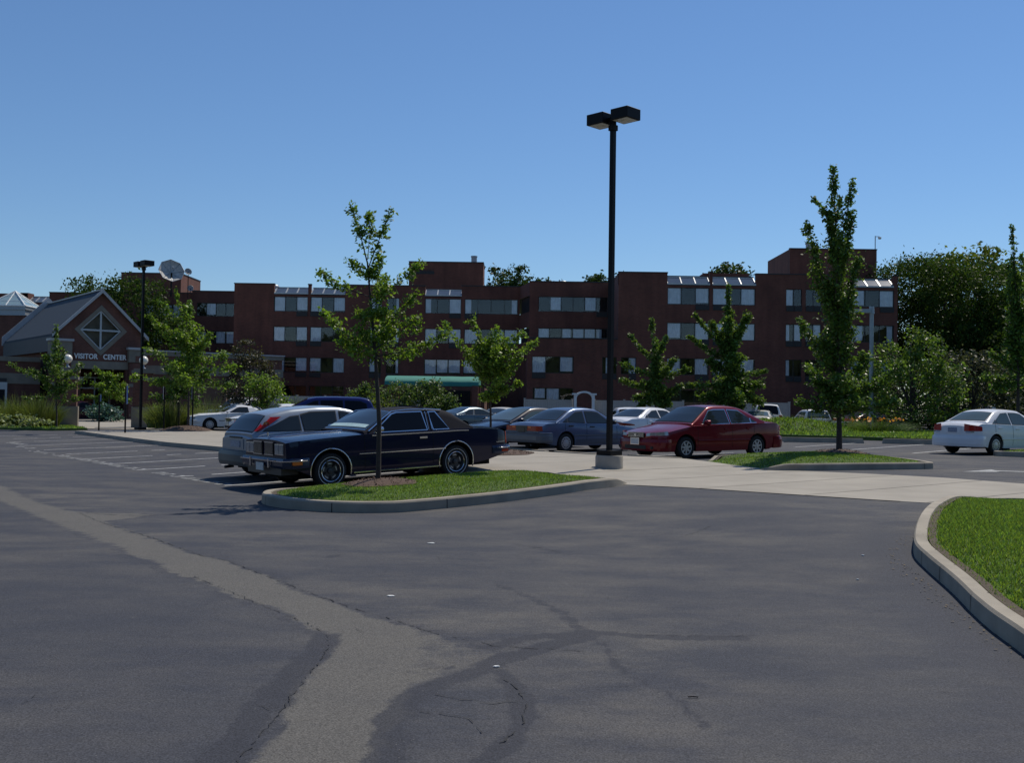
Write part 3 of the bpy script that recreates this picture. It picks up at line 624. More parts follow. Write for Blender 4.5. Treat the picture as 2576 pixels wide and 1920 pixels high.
wb.quad((-26.5,120,-.6),(-26.5,98,-.6),(-26.5,98,12.72),(-26.5,120,12.72)); wb.box(-26.45,9,99.52,120,12.1,12.2,2)
part(wb, 'wall', [M['brick'], M['dark'], M['roofing']])
for q in wins: window(*q[:4], 98, q[4], q[5])
for a, b in ((-22.68,-19.5),(-19.18,-15.97),(-8.34,-4.92)): skylight(a, b, 98.0, 11.88, 12.5)
# ---- recessed bay C2
wc = MB(); holes = [(2.32,8.62,10.12,11.5),(2.32,8.62,7.40,8.62)]
wall_holes(wc, 1.5, 8.70, 6.5, 11.72, 94, holes); wc.box(1.5,8.70,94,94.4,11.72,12.82); coping(cp,1.5,8.66,94,12.82)
# canted corner wall between B and C2
for z0, z1 in ((-.6,7.38),(8.7,10.1),(11.58,12.80)): wc.add([(.62,98,z0),(1.5,94,z0),(1.5,94,z1),(.62,98,z1)], [(0,1,2,3)])
for z0, z1 in ((7.38,8.7),(10.1,11.58)): wc.add([(.80,98.1,z0),(1.68,94.1,z0),(1.68,94.1,z1),(.80,98.1,z1)], [(0,1,2,3)], 1)
part(wc, 'wall', [M['brick'], M['dark']])
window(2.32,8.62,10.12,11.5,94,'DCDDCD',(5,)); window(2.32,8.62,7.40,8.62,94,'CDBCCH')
# ---- wing E behind the visitor centre
we = MB(); holes = [(-38.7,-33.9,10.25,11.6),(-33.1,-29.1,10.4,11.8),(-33.1,-29.1,7.55,8.86),(-38.7,-33.9,7.4,8.7)]
wall_holes(we, -44, -33.6, -.6, 12.8, 108.3, [holes[0], holes[3]]); wall_holes(we, -33.6, -26.4, -.6, 13.0, 108, holes[1:3])
coping(cp,-44,-33.6,108.3,12.8); coping(cp,-33.6,-26.4,108,13.0); we.box(-44,-26.5,108.7,125,12.2,12.3,2)
eh = [(-52.7,-50.4,10.2,11.7)]
wall_holes(we, -70, -44, -.6, 11.9, 112, eh); we.box(-70,-52.75,112,112.4,11.9,12.9); we.box(-53.5,-52.65,112,113.4,11.9,13.0); we.box(-50.35,-44,112,112.4,11.9,13.05); we.box(-52.7,-50.35,113.2,113.5,11.8,12.75); coping(cp,-50.35,-44,112,13.05)
part(we, 'wall', [M['brick'], M['dark'], M['roofing']])
window(-38.7,-33.9,10.25,11.6,108.3,'BDCBD'); window(-38.7,-33.9,7.4,8.7,108.3,'DCDCD'); window(-33.1,-29.1,10.4,11.8,108,'DCDD'); window(-33.1,-29.1,7.55,8.86,108,'CDCB'); window(-52.7,-50.4,10.2,11.7,112,'DD')
skylight(-52.6,-50.4,112,12.05,12.62)
# ---- roof houses
def roof_house(x0, x1, y0, y1, z0, z1, vent=None, louvre=None, sidewin=None):
    b = MB(); b.box(x0,x1,y0,y1,z0,z1); coping(cp, x0, x1, y0, z1, .3); c_ = MB(); c_.box(x1-.25,x1+.05,y0+.31,y1,z1,z1+.092); part(c_, 'coping', M['frame'])
    p = part(b, 'roof_house', M['brick'])
    if louvre:
        l = MB(); l.box(louvre[0],louvre[1],y0-.02,y0+.1,louvre[2],louvre[3])
        for i in range(4): l.box(louvre[0]+.05,louvre[1]-.05,y0-.05,y0-.02,louvre[2]+.05+i*.12,louvre[2]+.09+i*.12)
        part(l, 'louvre', M['frame'], p)
    if sidewin:
        for a, b_, c, d in sidewin:
            l = MB(); l.box(x1-.1,x1+.02,a,b_,c,d); part(l, 'louvre', M['frame'], p)
roof_house(-10.55,-3.05,104,108.8,12.2,15.85,louvre=(-9.8,-8.0,14.65,14.95),sidewin=((106.0,106.7,14.0,14.6),(107.6,108.4,12.3,14.1)))
roof_house(-42.6,-36.1,112,119,12.2,15.3,louvre=(-41.8,-40.0,14.2,14.55),sidewin=((116.8,118.4,12.4,14.1),))
roof_house(24.65,32.4,92,100,12.15,15.85)
def vent(x, y, z0, z1, r=.32):
    b = MB(); b.lathe([(r*.92,z0),(r*.92,z1-.12),(r*1.05,z1-.12),(r*1.05,z1),(0,z1+.04)], (x,y,0), n=20); part(b, 'roof_vent', M['galv'], smooth=True, angle=40)
vent(-4.05,105.5,15.8,16.75); vent(27.3,95,15.8,16.9,.42)
for x, y, z in ((-30.3,110,12.9),(-23.4,101,12.65),(10.3,87,12.55),(4.6,96,12.8),(22.2,87.5,12.55)):
    b = MB(); b.lathe([(.5,z),(.5,z+.18),(.35,z+.36),(0,z+.42)], (x,y,0), n=16); part(b, 'roof_vent', M['galv'], smooth=True, angle=50)
# entrance awning: barrel vault running along the front with a closed dark end
aw = MB(); N = 14; A0, A1 = -9.0, -2.35; yc, ry, zc, rz_ = 75.6, 2.6, 2.93, .66
r0 = []; r1 = []
for i in range(N+1):
    t = math.pi*i/N; y = yc-ry*math.cos(t); z = zc+rz_*math.sin(t)**.8; r0.append((A0,y,z)); r1.append((A1,y,z))
M_ = 10; R_ = [[(A0+(A1-A0)*k/M_, p[1], p[2]+(.02*math.sin(k*3.1) if 0 < i < N else 0)) for i, p in enumerate(r0)] for k in range(M_+1)]
awn = thing('entrance_awning', 'long green barrel awning over the brick building entrance', 'awning', ((A0+A1)/2, yc, .1)); AO = awn.location
for a, b in zip(R_[:-1], R_[1:]): aw.strip(a, b)
aw.poly(r0[::-1]); aw.poly(r1)
aw.strip([(p[0],p[1],p[2]-.1) for p in (r0[0], r1[0])], [r0[0], r1[0]])
aw.build('canopy', M['awning'], awn, True, AO, 40)
sg = MB(); sg.box(A0-.03,A0-.005,yc-1.25,yc-.25,3.0,3.3); sg.build('number_plate', M['white'], awn, off=AO)
for x in (A0+.25, A1-.25):
    for y in (yc-ry+.2, yc+ry-.2):
        b = MB(); b.box(x-.22,x+.22,y-.22,y+.22,-.1,2.88); b.build('post', M['brick'], awn, off=AO)
# entrance block behind; near-black front panel stands in for the recess's deep shade
dk = MB(); dk.box(-9.3,-2.1,79.5,97.9,-.3,2.85); part(dk, 'entrance_vestibule', M['brick_vc'])
dk = MB(); dk.box(-8.2,-3.2,79.42,79.47,0,2.6); part(dk, 'entrance_shade_panel', M['dark'])

# ================================================================== satellite dishes, camera mast
def dish(x, y, z, r, az, tilt, label, zb, deep=.32, seg=8, feed=True):
    t = thing('satellite_dish', label, 'satellite dish', (x,y,zb)); ax = Vector((math.sin(az)*math.cos(tilt), -math.cos(az)*math.cos(tilt), math.sin(tilt)))
    q = ax.to_track_quat('Z', 'Y').to_matrix().to_4x4(); T = Matrix.Translation((0,0,z-zb)) @ q; b = MB(); K = 6; sub = 3
    prof = [(r*k/K, deep*r*(k/K)**2) for k in range(K+1)]; rows = []
    for rr, h in prof:
        row = []
        for j in range(seg*sub):
            a = 2*math.pi*j/(seg*sub); ph = (j % sub)/sub; a0 = 2*math.pi*(j//sub)/seg; a1 = a0+2*math.pi/seg
            px = rr*(math.cos(a0)*(1-ph)+math.cos(a1)*ph); py = rr*(math.sin(a0)*(1-ph)+math.sin(a1)*ph); row.append(tuple(T @ Vector((px, py, h-deep*r))))
        rows.append(row)
    for a, c in zip(rows[:-1], rows[1:]): b.strip(a, c, closed=True)
    b.build('reflector', M['mesh'], t)
    rb = MB()
    for j in range(seg):
        a = 2*math.pi*j/seg; rb.tube([tuple(T @ Vector((rr*math.cos(a), rr*math.sin(a), h-deep*r+.02))) for rr, h in prof], .02*r+.01, 5)
    rb.tube([tuple(T @ Vector((r*math.cos(2*math.pi*j/seg), r*math.sin(2*math.pi*j/seg), .0))) for j in range(seg+1)], .02*r+.01, 5)
    rb.build('rib', M['galv'], t)
    m = MB(); m.tube([(0,0,0),(0,0,z-zb-deep*r*.6)], .09 if r > .6 else .04, 8); m.build('mast', M['black'], t)
    if feed:
        f = MB(); top = T @ Vector((0,0,r*.55))
        for j in range(3): a = 2*math.pi*j/3; f.tube([tuple(T @ Vector((r*.8*math.cos(a), r*.8*math.sin(a), -.36*deep*r))), tuple(top)], .018, 5)
        f.tube([tuple(top), tuple(T @ Vector((0,0,r*.4)))], .09, 8); f.build('feed_arm', M['galv'], t)
dish(-35.15,106,14.9,1.3,R(30),R(24),'large octagonal mesh satellite dish above the roof edge', 12.2)
dish(-33.75,107,14.95,.36,R(35),R(20),'small round satellite dish just right of the large mesh dish', 12.2, .2, 14, False)
dish(-34.6,110.5,13.6,.32,R(25),R(15),'small dish against the sunlit side of the left roof house', 12.2, .2, 14, False)
t = thing('camera_mast', 'thin pole with a dome camera on the right roof house', 'camera', (32.33,92.2,15.85)); b = MB(); b.tube([(0,0,-1.2),(0,0,1.3)], .04, 6); b.tube([(0,0,1.25),(.38,0,1.25)], .03, 6); b.build('pole', M['galv'], t)
b = MB(); b.lathe([(0,1.0),(.12,1.03),(.15,1.12),(.15,1.2),(0,1.24)], (.4,0,0), n=14); b.build('camera_dome', M['white'], t, True)

# ================================================================== VISITOR CENTRE
VO = Vector((-31.9, 80, .05)); VR = R(38)
vc = thing('visitor_centre', 'gabled brick visitor entrance with diamond window and white lettering', 'building', VO, VR)
def vpart(mb, name, m, parent=vc, **k): return mb.build(name, m, parent, **k)
HW, EZ, AZ = 3.2, 6.6, 9.8; LEN = 15.8
w_ = MB()
# gable front: outline with door opening and diamond opening
DC, DR = 6.85, 1.55
def gable(y, x): return AZ-(AZ-EZ)*abs(x)/HW
dia = [(0,DC-DR),(DR,DC),(0,DC+DR),(-DR,DC)]
P = lambda x, z, y=0: (x, y, z)
for s in (1,-1):
    w_.poly([P(0,3.85),P(s*HW,3.85),P(s*HW,EZ),P(s*DR,DC),P(0,DC-DR)][::s]); w_.poly([P(s*HW,EZ),P(0,AZ),P(0,DC+DR),P(s*DR,DC)][::s])
    w_.box(min(s*HW,s*1.95),max(s*HW,s*1.95),0,.5,-.3,3.85)
for i in range(4):
    a, b = dia[i], dia[(i+1)%4]; w_.quad((a[0],0,a[1]),(b[0],0,b[1]),(b[0],.3,b[1]),(a[0],.3,a[1]))
w_.quad((-HW,LEN,-.3),(-HW,0,-.3),(-HW,0,EZ),(-HW,LEN,EZ)); w_.quad((HW,0,-.3),(HW,LEN,-.3),(HW,LEN,EZ),(HW,0,EZ)); w_.poly([(HW,LEN,-.3),(-HW,LEN,-.3),(-HW,LEN,EZ),(0,LEN,AZ),(HW,LEN,EZ)])
w_.box(-3.1,-.55,4.2,4.5,-.3,3.9); w_.box(1.9,3.1,4.2,4.5,-.3,3.9); w_.box(-3.1,3.1,4.22,4.48,3.3,3.86)
w_.box(-1.9,-1.1,1.2,1.9,-.3,3.85)
vpart(w_, 'wall', M['brick_vc'])
rf = MB()
for s in (-1,1):
    a = (s*(HW+.35), -.25, EZ-.35); b = (0,-.25,AZ); c = (0,LEN,AZ); d = (s*(HW+.35),LEN,EZ-.35); t_ = .16
    rf.add([a,b,c,d]+[(p[0],p[1],p[2]+t_) for p in (a,b,c,d)], [(0,1,2,3)[::s],(4,5,6,7)[::-s],(0,4,5,1)[::s],(1,5,6,2)[::s],(2,6,7,3)[::s],(3,7,4,0)[::s]])
roof = vpart(rf, 'roof', M['slate'])
rk = MB()
for y in (-.32, LEN-.1):
    for s in (-1,1):
        up = .5 if y > 1 else 0; q = [(s*(HW+.4+up*.3),EZ-.42-up*.3),(0,AZ-.04),(0,AZ+.24+up),(s*(HW+.4+up*.3),EZ-.14+up*.7)]
        rk.add([(x,y,z) for x, z in q]+[(x,y+.12,z) for x, z in q], [(0,1,2,3),(7,6,5,4)]+[(i,i+4,(i+1)%4+4,(i+1)%4) for i in range(4)])
rk.box(-.1,.1,-.2,LEN,AZ+.16,AZ+.26)
for q in (rk,): vpart(q, 'rake_trim', M['coping'], roof)
gu = MB(); gu.box(-HW-.42,-HW-.3,-.2,LEN,EZ-1.5,EZ-.36); vpart(gu, 'fascia', mat('dark_fascia', (.03,.04,.055), .6), roof)
tr = MB(); o2, i2 = DR+.42, DR+.02
for i in range(4):
    A = [(0,-1),(1,0),(0,1),(-1,0)]; a, b = A[i], A[(i+1)%4]
    q = [(a[0]*o2,DC+a[1]*o2),(b[0]*o2,DC+b[1]*o2),(b[0]*i2,DC+b[1]*i2),(a[0]*i2,DC+a[1]*i2)]
    tr.add([(x,-.05,z) for x, z in q]+[(x,.1,z) for x, z in q], [(0,1,2,3),(7,6,5,4)]+[(k,k+4,(k+1)%4+4,(k+1)%4) for k in range(4)])
dw = vpart(tr, 'diamond_window', M['limestone'])
mu = MB(); mu.box(-.07,.07,.06,.16,DC-DR,DC+DR); mu.box(-DR,DR,.062,.158,DC-.07,DC+.07)
for i in range(4):
    A = [(0,-1),(1,0),(0,1),(-1,0)]; a, b = A[i], A[(i+1)%4]; q = [(a[0]*DR,DC+a[1]*DR),(b[0]*DR,DC+b[1]*DR),(b[0]*(DR-.11),DC+b[1]*(DR-.11)),(a[0]*(DR-.11),DC+a[1]*(DR-.11))]
    mu.add([(x,.05,z) for x, z in q]+[(x,.17,z) for x, z in q], [(0,1,2,3),(7,6,5,4)]+[(k,k+4,(k+1)%4+4,(k+1)%4) for k in range(4)])
vpart(mu, 'mullion', M['alu'], dw)
gp = MB(); gp.poly([(x*.98,.12,DC+(z-DC)*.98) for x, z in dia]); vpart(gp, 'pane', M['glass'], dw)
rm = MB(); rm.prism([(-1.75,.55),(1.75,.55),(1.75,.6),(-1.75,.6)], 5.1, 7.9); rm.prism([(-.85,.55),(.85,.55),(.85,.6),(-.85,.6)], 7.9, 8.7); rm.box(-3,3,.6,2.2,3.88,4.0); vpart(rm, 'ceiling_and_pale_backing', M['limestone'])  # porch ceiling, plus a pale backing added to lighten the diamond panes
bm_ = MB(); bm_.box(-HW+.05,HW-.05,-.06,.5,3.85,4.45); bm_.box(-1.93,-1.2,.0,.45,2.9,3.2); vpart(bm_, 'stone_beam', M['limestone'])
for x0, x1, z1 in ((-HW-.55,-HW+1.0,6.0),(HW-1.15,HW+.25,5.55)):
    b = MB(); b.box(x0,x1,-.45,.4,4.45 if x0 > 0 else 4.3,z1-.12); b.box(x0+.05,x1-.05,-.40,.35,-.3,4.4 if x0 > 0 else 4.28,1); b.box((x0+x1)/2-.2,(x0+x1)/2+.2,-.48,-.45,z1-1.05,z1-.6,1); b.box(x0-.1,x1+.1,-.55,.5,z1-.12,z1+.06,2); b.box(x0+.02,x1-.02,-.43,.38,2.5,2.75)
    vpart(b, 'stone_pier', [M['limestone'], M['brick_vc'], M['coping']])
# glazed door
dr = MB(); 
for x in (-.5,.75,1.9): dr.box(x-.05,x+.05,3.95,4.05,0,3.3)
dr.box(-.5,1.9,3.952,4.048,2.35,2.45); dr.box(-.5,1.9,3.952,4.048,3.2,3.3); df = vpart(dr, 'door_frame', M['alu'])
dg = MB(); dg.box(-.45,1.85,3.99,4.01,.02,3.2); vpart(dg, 'pane', M['glass'], df)
# lettering
def letters(txt, size, parent, loc, rot=(math.pi/2,0,0), m='white', name='lettering', ext=.03, sx=1.0):
    cu = bpy.data.curves.new('txt', 'FONT'); cu.body = txt; cu.size = size; cu.extrude = ext; cu.offset = size*.034; cu.align_x = 'CENTER'; cu.space_character = 1.08
    to = bpy.data.objects.new('txt', cu); COL.objects.link(to); dg_ = bpy.context.evaluated_depsgraph_get(); me = bpy.data.meshes.new_from_object(to.evaluated_get(dg_)); bpy.data.objects.remove(to)
    me.materials.clear(); me.materials.append(M[m]); o = bpy.data.objects.new(name, me); COL.objects.link(o); o.parent = parent; o.location = loc; o.rotation_euler = rot; o.scale = (sx,1,1); return o
wds = [letters(q_, .54, vc, (0,-.05,4.62), sx=.83) for q_ in ('VISITOR', 'CENTER')]
bx_ = [(min(v.co.x for v in o.data.vertices)*.83, max(v.co.x for v in o.data.vertices)*.83) for o in wds]; tot = sum(b_-a_ for a_, b_ in bx_)+.40; xs_ = -tot/2
for o, (a_, b_) in zip(wds, bx_): o.location.x = xs_-a_; xs_ += b_-a_+.40
# flat side wings
sw = MB(); sw.box(HW+.3,HW+12.5,1.0,7,-.3,5.1); sw.box(-HW-12,-HW-.6,2.2,8,-.3,4.6); vpart(sw, 'side_wing', M['brick_vc'])
sc_ = MB(); sc_.box(HW+.28,HW+12.6,.9,7.1,5.1,5.45); sc_.box(HW+.28,HW+12.6,.96,1.0,3.6,4.3); sc_.box(-HW-12.1,-HW-.62,2.1,2.2,4.3,4.65); sc_.box(-HW-12.1,-HW-.62,2.14,2.2,2.6,3.4); vpart(sc_, 'stone_band', M['limestone'])
b = MB(); b.box(HW+.2,HW+12.7,.84,7.2,5.45,5.55); vpart(b, 'coping', M['coping'])
b = MB(); b.box(-HW-4.7,-HW-3.1,2.05,2.12,0,2.7); b.box(-HW-4.8,-HW-3.0,2.0,2.1,2.7,3.0,1); vpart(b, 'side_door', [M['dark'], M['frame']])
b = MB(); b.box(-HW-4.85,-HW-4.7,2.0,2.13,0,2.7); b.box(-HW-3.1,-HW-2.95,2.0,2.13,0,2.7); b.box(-HW-4.7,-HW-3.1,2.0,2.13,2.15,2.7); vpart(b, 'side_door_frame', M['alu'])
# glass pyramid lantern
pt = thing('pyramid_skylight', 'white framed glass pyramid on a grey drum left of the gable', 'skylight', (-47.3,97,.05)); b = MB()
b.box(-2.0,1.9,-1.0,3.0,-.3,9.2); b.box(-9,2.3,-.6,6,-.3,8.6); b.box(-9.05,2.35,-.66,-.6,7.9,8.3,1); b.build('drum_wall', [M['brick_vc'], M['limestone']], pt)
b = MB(); b.box(-1.85,1.85,-.85,2.85,9.25,10.1); b.box(-1.95,1.95,-.95,2.95,9.75,9.85); b.box(-2.1,2.1,-1.1,3.1,9.2,9.25); b.build('drum', M['galv'], pt)
ap = (0,1,11.65); cn = [(-1.85,-.85,10.12),(1.85,-.85,10.12),(1.85,2.85,10.12),(-1.85,2.85,10.12)]
b = MB()
for i in range(4): b.poly([cn[i],cn[(i+1)%4],ap])
b.build('pane', mat('pyramid_glass', (.25,.36,.40), .12, var=.1), pt)
b = MB()
for i in range(4):
    c, d = Vector(cn[i]), Vector(cn[(i+1)%4]); b.tube([c,ap], .08, 6); b.tube([c,d], .08, 6); b.tube([(c+d)/2, ap], .05, 6)
    for s in (.33,.66): b.tube([c+(d-c)*s*.0+(Vector(ap)-c)*s, d+(Vector(ap)-d)*s], .03, 5)
b.build('pyramid_frame', M['white'], pt)

# ================================================================== GATE PILLARS, FENCES, SIGNS
def pillar(x, y, lab):
    t = thing('gate_pillar', lab, 'pillar', (x,y,fgz(x,y)), R(20), 'brick gate pillars with globe lamps'); h = .55
    b = MB(); b.box(-h-.03,h+.03,-h-.03,h+.03,-.2,1.12); b.build('pillar_base', M['limestone'], t)
    b = MB(); b.box(-h+.05,h-.05,-h+.05,h-.05,1.12,2.95); b.build('shaft', M['brick_vc'], t)
    b = MB(); b.box(-h-.02,h+.02,-h-.02,h+.02,2.55,2.72); b.box(-h-.06,h+.06,-h-.06,h+.06,2.95,3.1); b.box(-h+.05,h-.05,-h+.05,h-.05,3.1,3.2); b.build('cap', M['limestone'], t)
    b = MB(); b.lathe([(.12,3.2),(.12,3.24),(.05,3.28),(.05,3.42),(.09,3.46)], n=14); lp = b.build('lamp_stem', M['galv'], t, True)
    b = MB(); b.lathe([(.235*math.sin(math.pi*i/14), 3.66-.235*math.cos(math.pi*i/14)) for i in range(15)], n=24); b.build('globe', M['globe'], lp, True)
pillar(-23.75,55.2,'brick gate pillar with globe lamp left of the visitor entrance path'); pillar(-20.05,56.2,'brick gate pillar with globe lamp just behind the left dark lamp post')
def fence(name, x0, x1, y, lab, h=1.95):
    n = max(1, round(abs(x1-x0)/2.0)); z = fgz((x0+x1)/2, y); t = thing(name, lab, 'fence', ((x0+x1)/2, y, z), 0, 'pale vinyl fence along the brick building'); L_ = x1-x0; b = MB()
    for i in range(n):
        a, c = -L_/2+L_*i/n+.07, -L_/2+L_*(i+1)/n-.07; k = 12
        for j in range(k): b.box(a+(c-a)*j/k+.004, a+(c-a)*(j+1)/k-.004, -.02, .02, .1, h-.12)
        b.box(a,c,-.035,.035,h-.12,h-.02); b.box(a,c,-.035,.035,.04,.14)
    b.build('fence_panel', M['vinyl'], t)
    for i in range(n+1):
        p = MB(); x = -L_/2+L_*i/n; p.box(x-.065,x+.065,-.065,.065,-.1,h+.03); p.prism([(x-.085,-.085),(x+.085,-.085),(x+.085,.085),(x-.085,.085)], h+.03, h+.07); p.build('post', M['vinyl'], t)
fence('vinyl_fence', .95, 4.45, 76, 'pale vinyl fence left of the white garden arch'); fence('vinyl_fence', 6.1, 12.6, 76, 'pale vinyl fence right of the white garden arch')
fence('vinyl_fence', -18.2, -9.8, 77.5, 'pale vinyl fence behind the dark blue minivan'); fence('vinyl_fence', 15.6, 20.4, 76, 'pale vinyl fence behind the white pickup and white van')
fence('vinyl_fence', -8.6, -6.6, 74, 'short pale vinyl fence beneath the left end of the green awning', 1.8)
t = thing('garden_arch', 'white arched garden arbour standing between two pale fences', 'arbour', (5.3,75.6,fgz(5.3,75.6)))
for s in (-1,1):
    b = MB(); b.box(s*.66-.09,s*.66+.09,-.25,.25,0,2.3); b.box(s*.72-.17,s*.72+.17,-.3,.3,2.3,2.42); b.build('post', M['white'], t)
b = MB(); N = 14
for k in range(N):
    a0, a1 = math.pi*k/N, math.pi*(k+1)/N; f = lambda a, r: (r*math.cos(a), 2.05+r*.72*math.sin(a))
    q = [f(a0,.56),f(a0,.74),f(a1,.74),f(a1,.56)]; b.add([(x,-.22,z) for x, z in q]+[(x,.22,z) for x, z in q], [(0,1,2,3),(7,6,5,4)]+[(i,i+4,(i+1)%4+4,(i+1)%4) for i in range(4)])
b.build('arch', M['white'], t)

def lamp_post(name, x, y, h, lab, heads, rz, base=True, grp='dark double headed lamp posts'):
    z = fgz(x, y)+float(lift(*uv(x, y))); t = thing(name, lab, 'lamp post', (x,y,z), rz, grp); b0 = .0
    if base:
        b = MB(); b.lathe([(.305,-.1),(.305,.24),(.29,.27),(0,.27)], n=32); b.build('pedestal', M['pedestal'], t, True, angle=40); b0 = .27
        b = MB(); b.box(-.20,.20,-.20,.20,b0,b0+.11); b.build('base_cover', M['black'], t)
    else:
        b = MB(); b.box(-.2,.2,-.2,.2,0,.14); b.build('base_cover', M['black'], t)
    b = MB(); b.prism([(-.05,-.05),(.05,-.05),(.05,.05),(-.05,.05)], b0, h-.28); b.box(-.075,.075,-.075,.075,h-.40,h-.28); 
    for s in heads: b.box(min(0,s*.36),max(0,s*.36),-.04,.04,h-.20,h-.10)
    b.box(-.05,.05,-.05,.05,h-.28,h-.08); b.build('pole', M['black'], t)
    for s in heads:
        c = s*.345; b = MB(); b.box(c-.235,c+.235,-.235,.235,h-.23,h+.01)
        lh = b.build('lamp_head', M['black'], t); mo = lh.modifiers.new('b','BEVEL'); mo.width = .008; mo.segments = 1
        q = MB(); q.box(c-.195,c+.195,-.195,.195,h-.237,h-.226); q.lathe([(0,h-.252),(.07,h-.252),(.10,h-.237)], (c,0,0), n=14); q.build('lens', M['lens'], lh)
    return t
lamp_post('lamp_post', 2.16, 22.75, 7.85, 'tall dark lamp post with two box heads on a round concrete base', (-1,1), R(-45))
lamp_post('lamp_post', -17.0, 47.4, 7.75, 'dark lamp post on the left walk in front of the visitor centre', (-1,1), R(-45), False)
t = thing('lamp_post', 'grey lamp post with one flat arm behind the tall tree', 'lamp post', (21.9,63,.15)); b = MB(); b.tube([(0,0,-.2),(0,0,7.5)], [.14,.12], 14); b.tube([(0,0,7.3),(0,0,7.75)], [.17,.14], 14); b.build('pole', M['galv'], t, True, angle=40)
b = MB(); b.box(-1.1,-.12,-.2,.2,7.35,7.58); b.build('lamp_head', M['galv'], t)
def sign_post(x, y, h, lab, panel, rz):
    t = thing('sign_post', lab, 'sign', (x,y,fgz(x,y)+float(lift(*uv(x, y)))), rz, 'slim sign posts on the left walk'); b = MB(); b.tube([(0,0,-.1),(0,0,h)], .035, 8); b.build('post', M['black'], t)
    b = MB(); b.box(-.16,.16,-.065,-.045,h-panel,h); b.build('sign_panel', M['bluesign'], t)
    b = MB(); b.box(-.165,.165,-.045,-.035,h-panel-.01,h+.01); b.build('sign_back', M['alu'], t)
sign_post(-18.5,46.4,1.6,'slim sign post on the walk before the left gate pillar',.30,R(108)); sign_post(-16.05,43.0,1.95,'slim post with narrow blue sign nearest the left walk kerb',.75,R(104))
sign_post(-16.9,50.3,2.05,'slim sign post beside the ornamental grass right of the lamp post',.6,R(-76)); sign_post(-15.45,50.1,2.05,'slim sign post behind the left walk tree trunk',.6,R(-74))
b = MB(); b.box(-.95,.95,-.06,.06,1.25,2.4); t = thing('notice_board', 'brown notice board on two posts behind the white coupe', 'board', (-21.4,74,.1)); b.build('board', M['signpanel'], t)
b = MB(); b.box(-1.0,1.0,-.065,.065,1.2,1.25); b.box(-1.0,1.0,-.065,.065,2.4,2.45); b.box(-1.0,-.95,-.065,.065,1.25,2.4); b.box(.95,1.0,-.065,.065,1.25,2.4); b.build('board_frame', mat('board_frame', (.30,.20,.14), .7), t)
for s in (-.8,.8): b = MB(); b.box(s-.05,s+.05,.07,.13,-.1,1.9); b.build('post', M['black'], t)
t = thing('white_sign', 'small white sign board in shade above the white sedan roof', 'sign', (31.6,68.5,.15)); b = MB(); b.box(-.40,.40,-.03,.03,1.05,1.75); b.box(-.33,.2,-.04,-.03,1.55,1.62,1); b.box(-.33,.3,-.04,-.03,1.38,1.44,1); b.build('sign_panel', [M['white'], M['galv']], t)
for s in (-.4,.45): b = MB(); b.box(s-.04,s+.04,.03,.10,-.1,1.9); b.build('post', M['white'], t)

# ================================================================== CARS
M['tyre'] = mat('tyre', (.010,.010,.011), .85, var=.2)
M['whitewall'] = mat('whitewall', (.62,.62,.60), .7, var=.05)
M['chrome'] = mat('chrome', (.72,.73,.75), .12, metal=1, var=0)
M['silver'] = mat('wheel_silver', (.42,.43,.45), .35, metal=.5, var=.05)
M['steel'] = mat('wheel_dark', (.05,.055,.065), .4, metal=.5, var=.05)
M['rubber'] = mat('black_plastic', (.012,.012,.013), .6, var=.1)
M['under'] = mat('underbody', (.005,.005,.005), .95, var=0)
M['grille'] = mat('grille', (.014,.014,.016), .4, var=0)
M['headlamp'] = mat('headlamp_glass', (.34,.36,.38), .08, metal=.4, var=.2, scale=20)
M['redlamp'] = mat('tail_lamp', (.36,.008,.008), .2, var=.1, coat=.15, spec=.2)
M['darkred'] = mat('dark_tail_lamp', (.30,.035,.010), .25, var=.3, scale=14, coat=.05, spec=.2)
M['amber'] = mat('amber_lamp', (.62,.17,.03), .2, var=.1)
M['plate'] = mat('licence_plate', (.60,.60,.58), .5, var=.15, scale=20)
M['plateblue'] = mat('plate_blue', (.25,.28,.36), .5, var=.3, scale=30)
M['vinyltop'] = mat('vinyl_top', (.006,.008,.017), .8, spec=.15, var=.15, scale=40, bump=.25)
def cglass(name, c, sp=.4): return mat(name, c, .03, var=0, spec=sp)
M['glass_dark'] = cglass('car_glass_dark', (.005,.006,.009), .2)
M['glass_mid'] = cglass('car_glass', (.020,.028,.034))
M['glass_light'] = cglass('car_glass_light', (.07,.10,.105))
M['visor'] = mat('sun_shade', (.45,.62,.62), .5, var=.15, scale=12)
def paint(name, c, metal=0., rough=.28): return mat(name, c, rough, metal=metal, var=.03, scale=2, coat=.5, spec=.1)
PNT = {'navy': paint('navy_paint', (.003,.006,.030)), 'silver': paint('silver_paint', (.27,.31,.36), .35), 'red': paint('red_paint', (.15,.006,.014), .2), 'blue': paint('steel_blue_paint', (.095,.135,.225), .4),
  'white': paint('white_paint', (.76,.77,.79)), 'midnight': paint('midnight_paint', (.007,.011,.030)), 'slate': paint('slate_blue_paint', (.07,.10,.13), .45), 'royal': paint('royal_blue_paint', (.014,.02,.11)),
  'maroon': paint('maroon_paint', (.03,.006,.012)), 'cherry': paint('cherry_paint', (.20,.006,.012)), 'beige': paint('beige_paint', (.55,.53,.48))}
def sm(px, pz, r=.05):
    px = np.array(px, float); pz = np.array(pz, float); i = np.argsort(px); px, pz = px[i], pz[i]; off = np.linspace(-r, r, 7)
    return lambda x: float(np.mean(np.interp(np.clip(x+off, px[0], px[-1]), px, pz)))
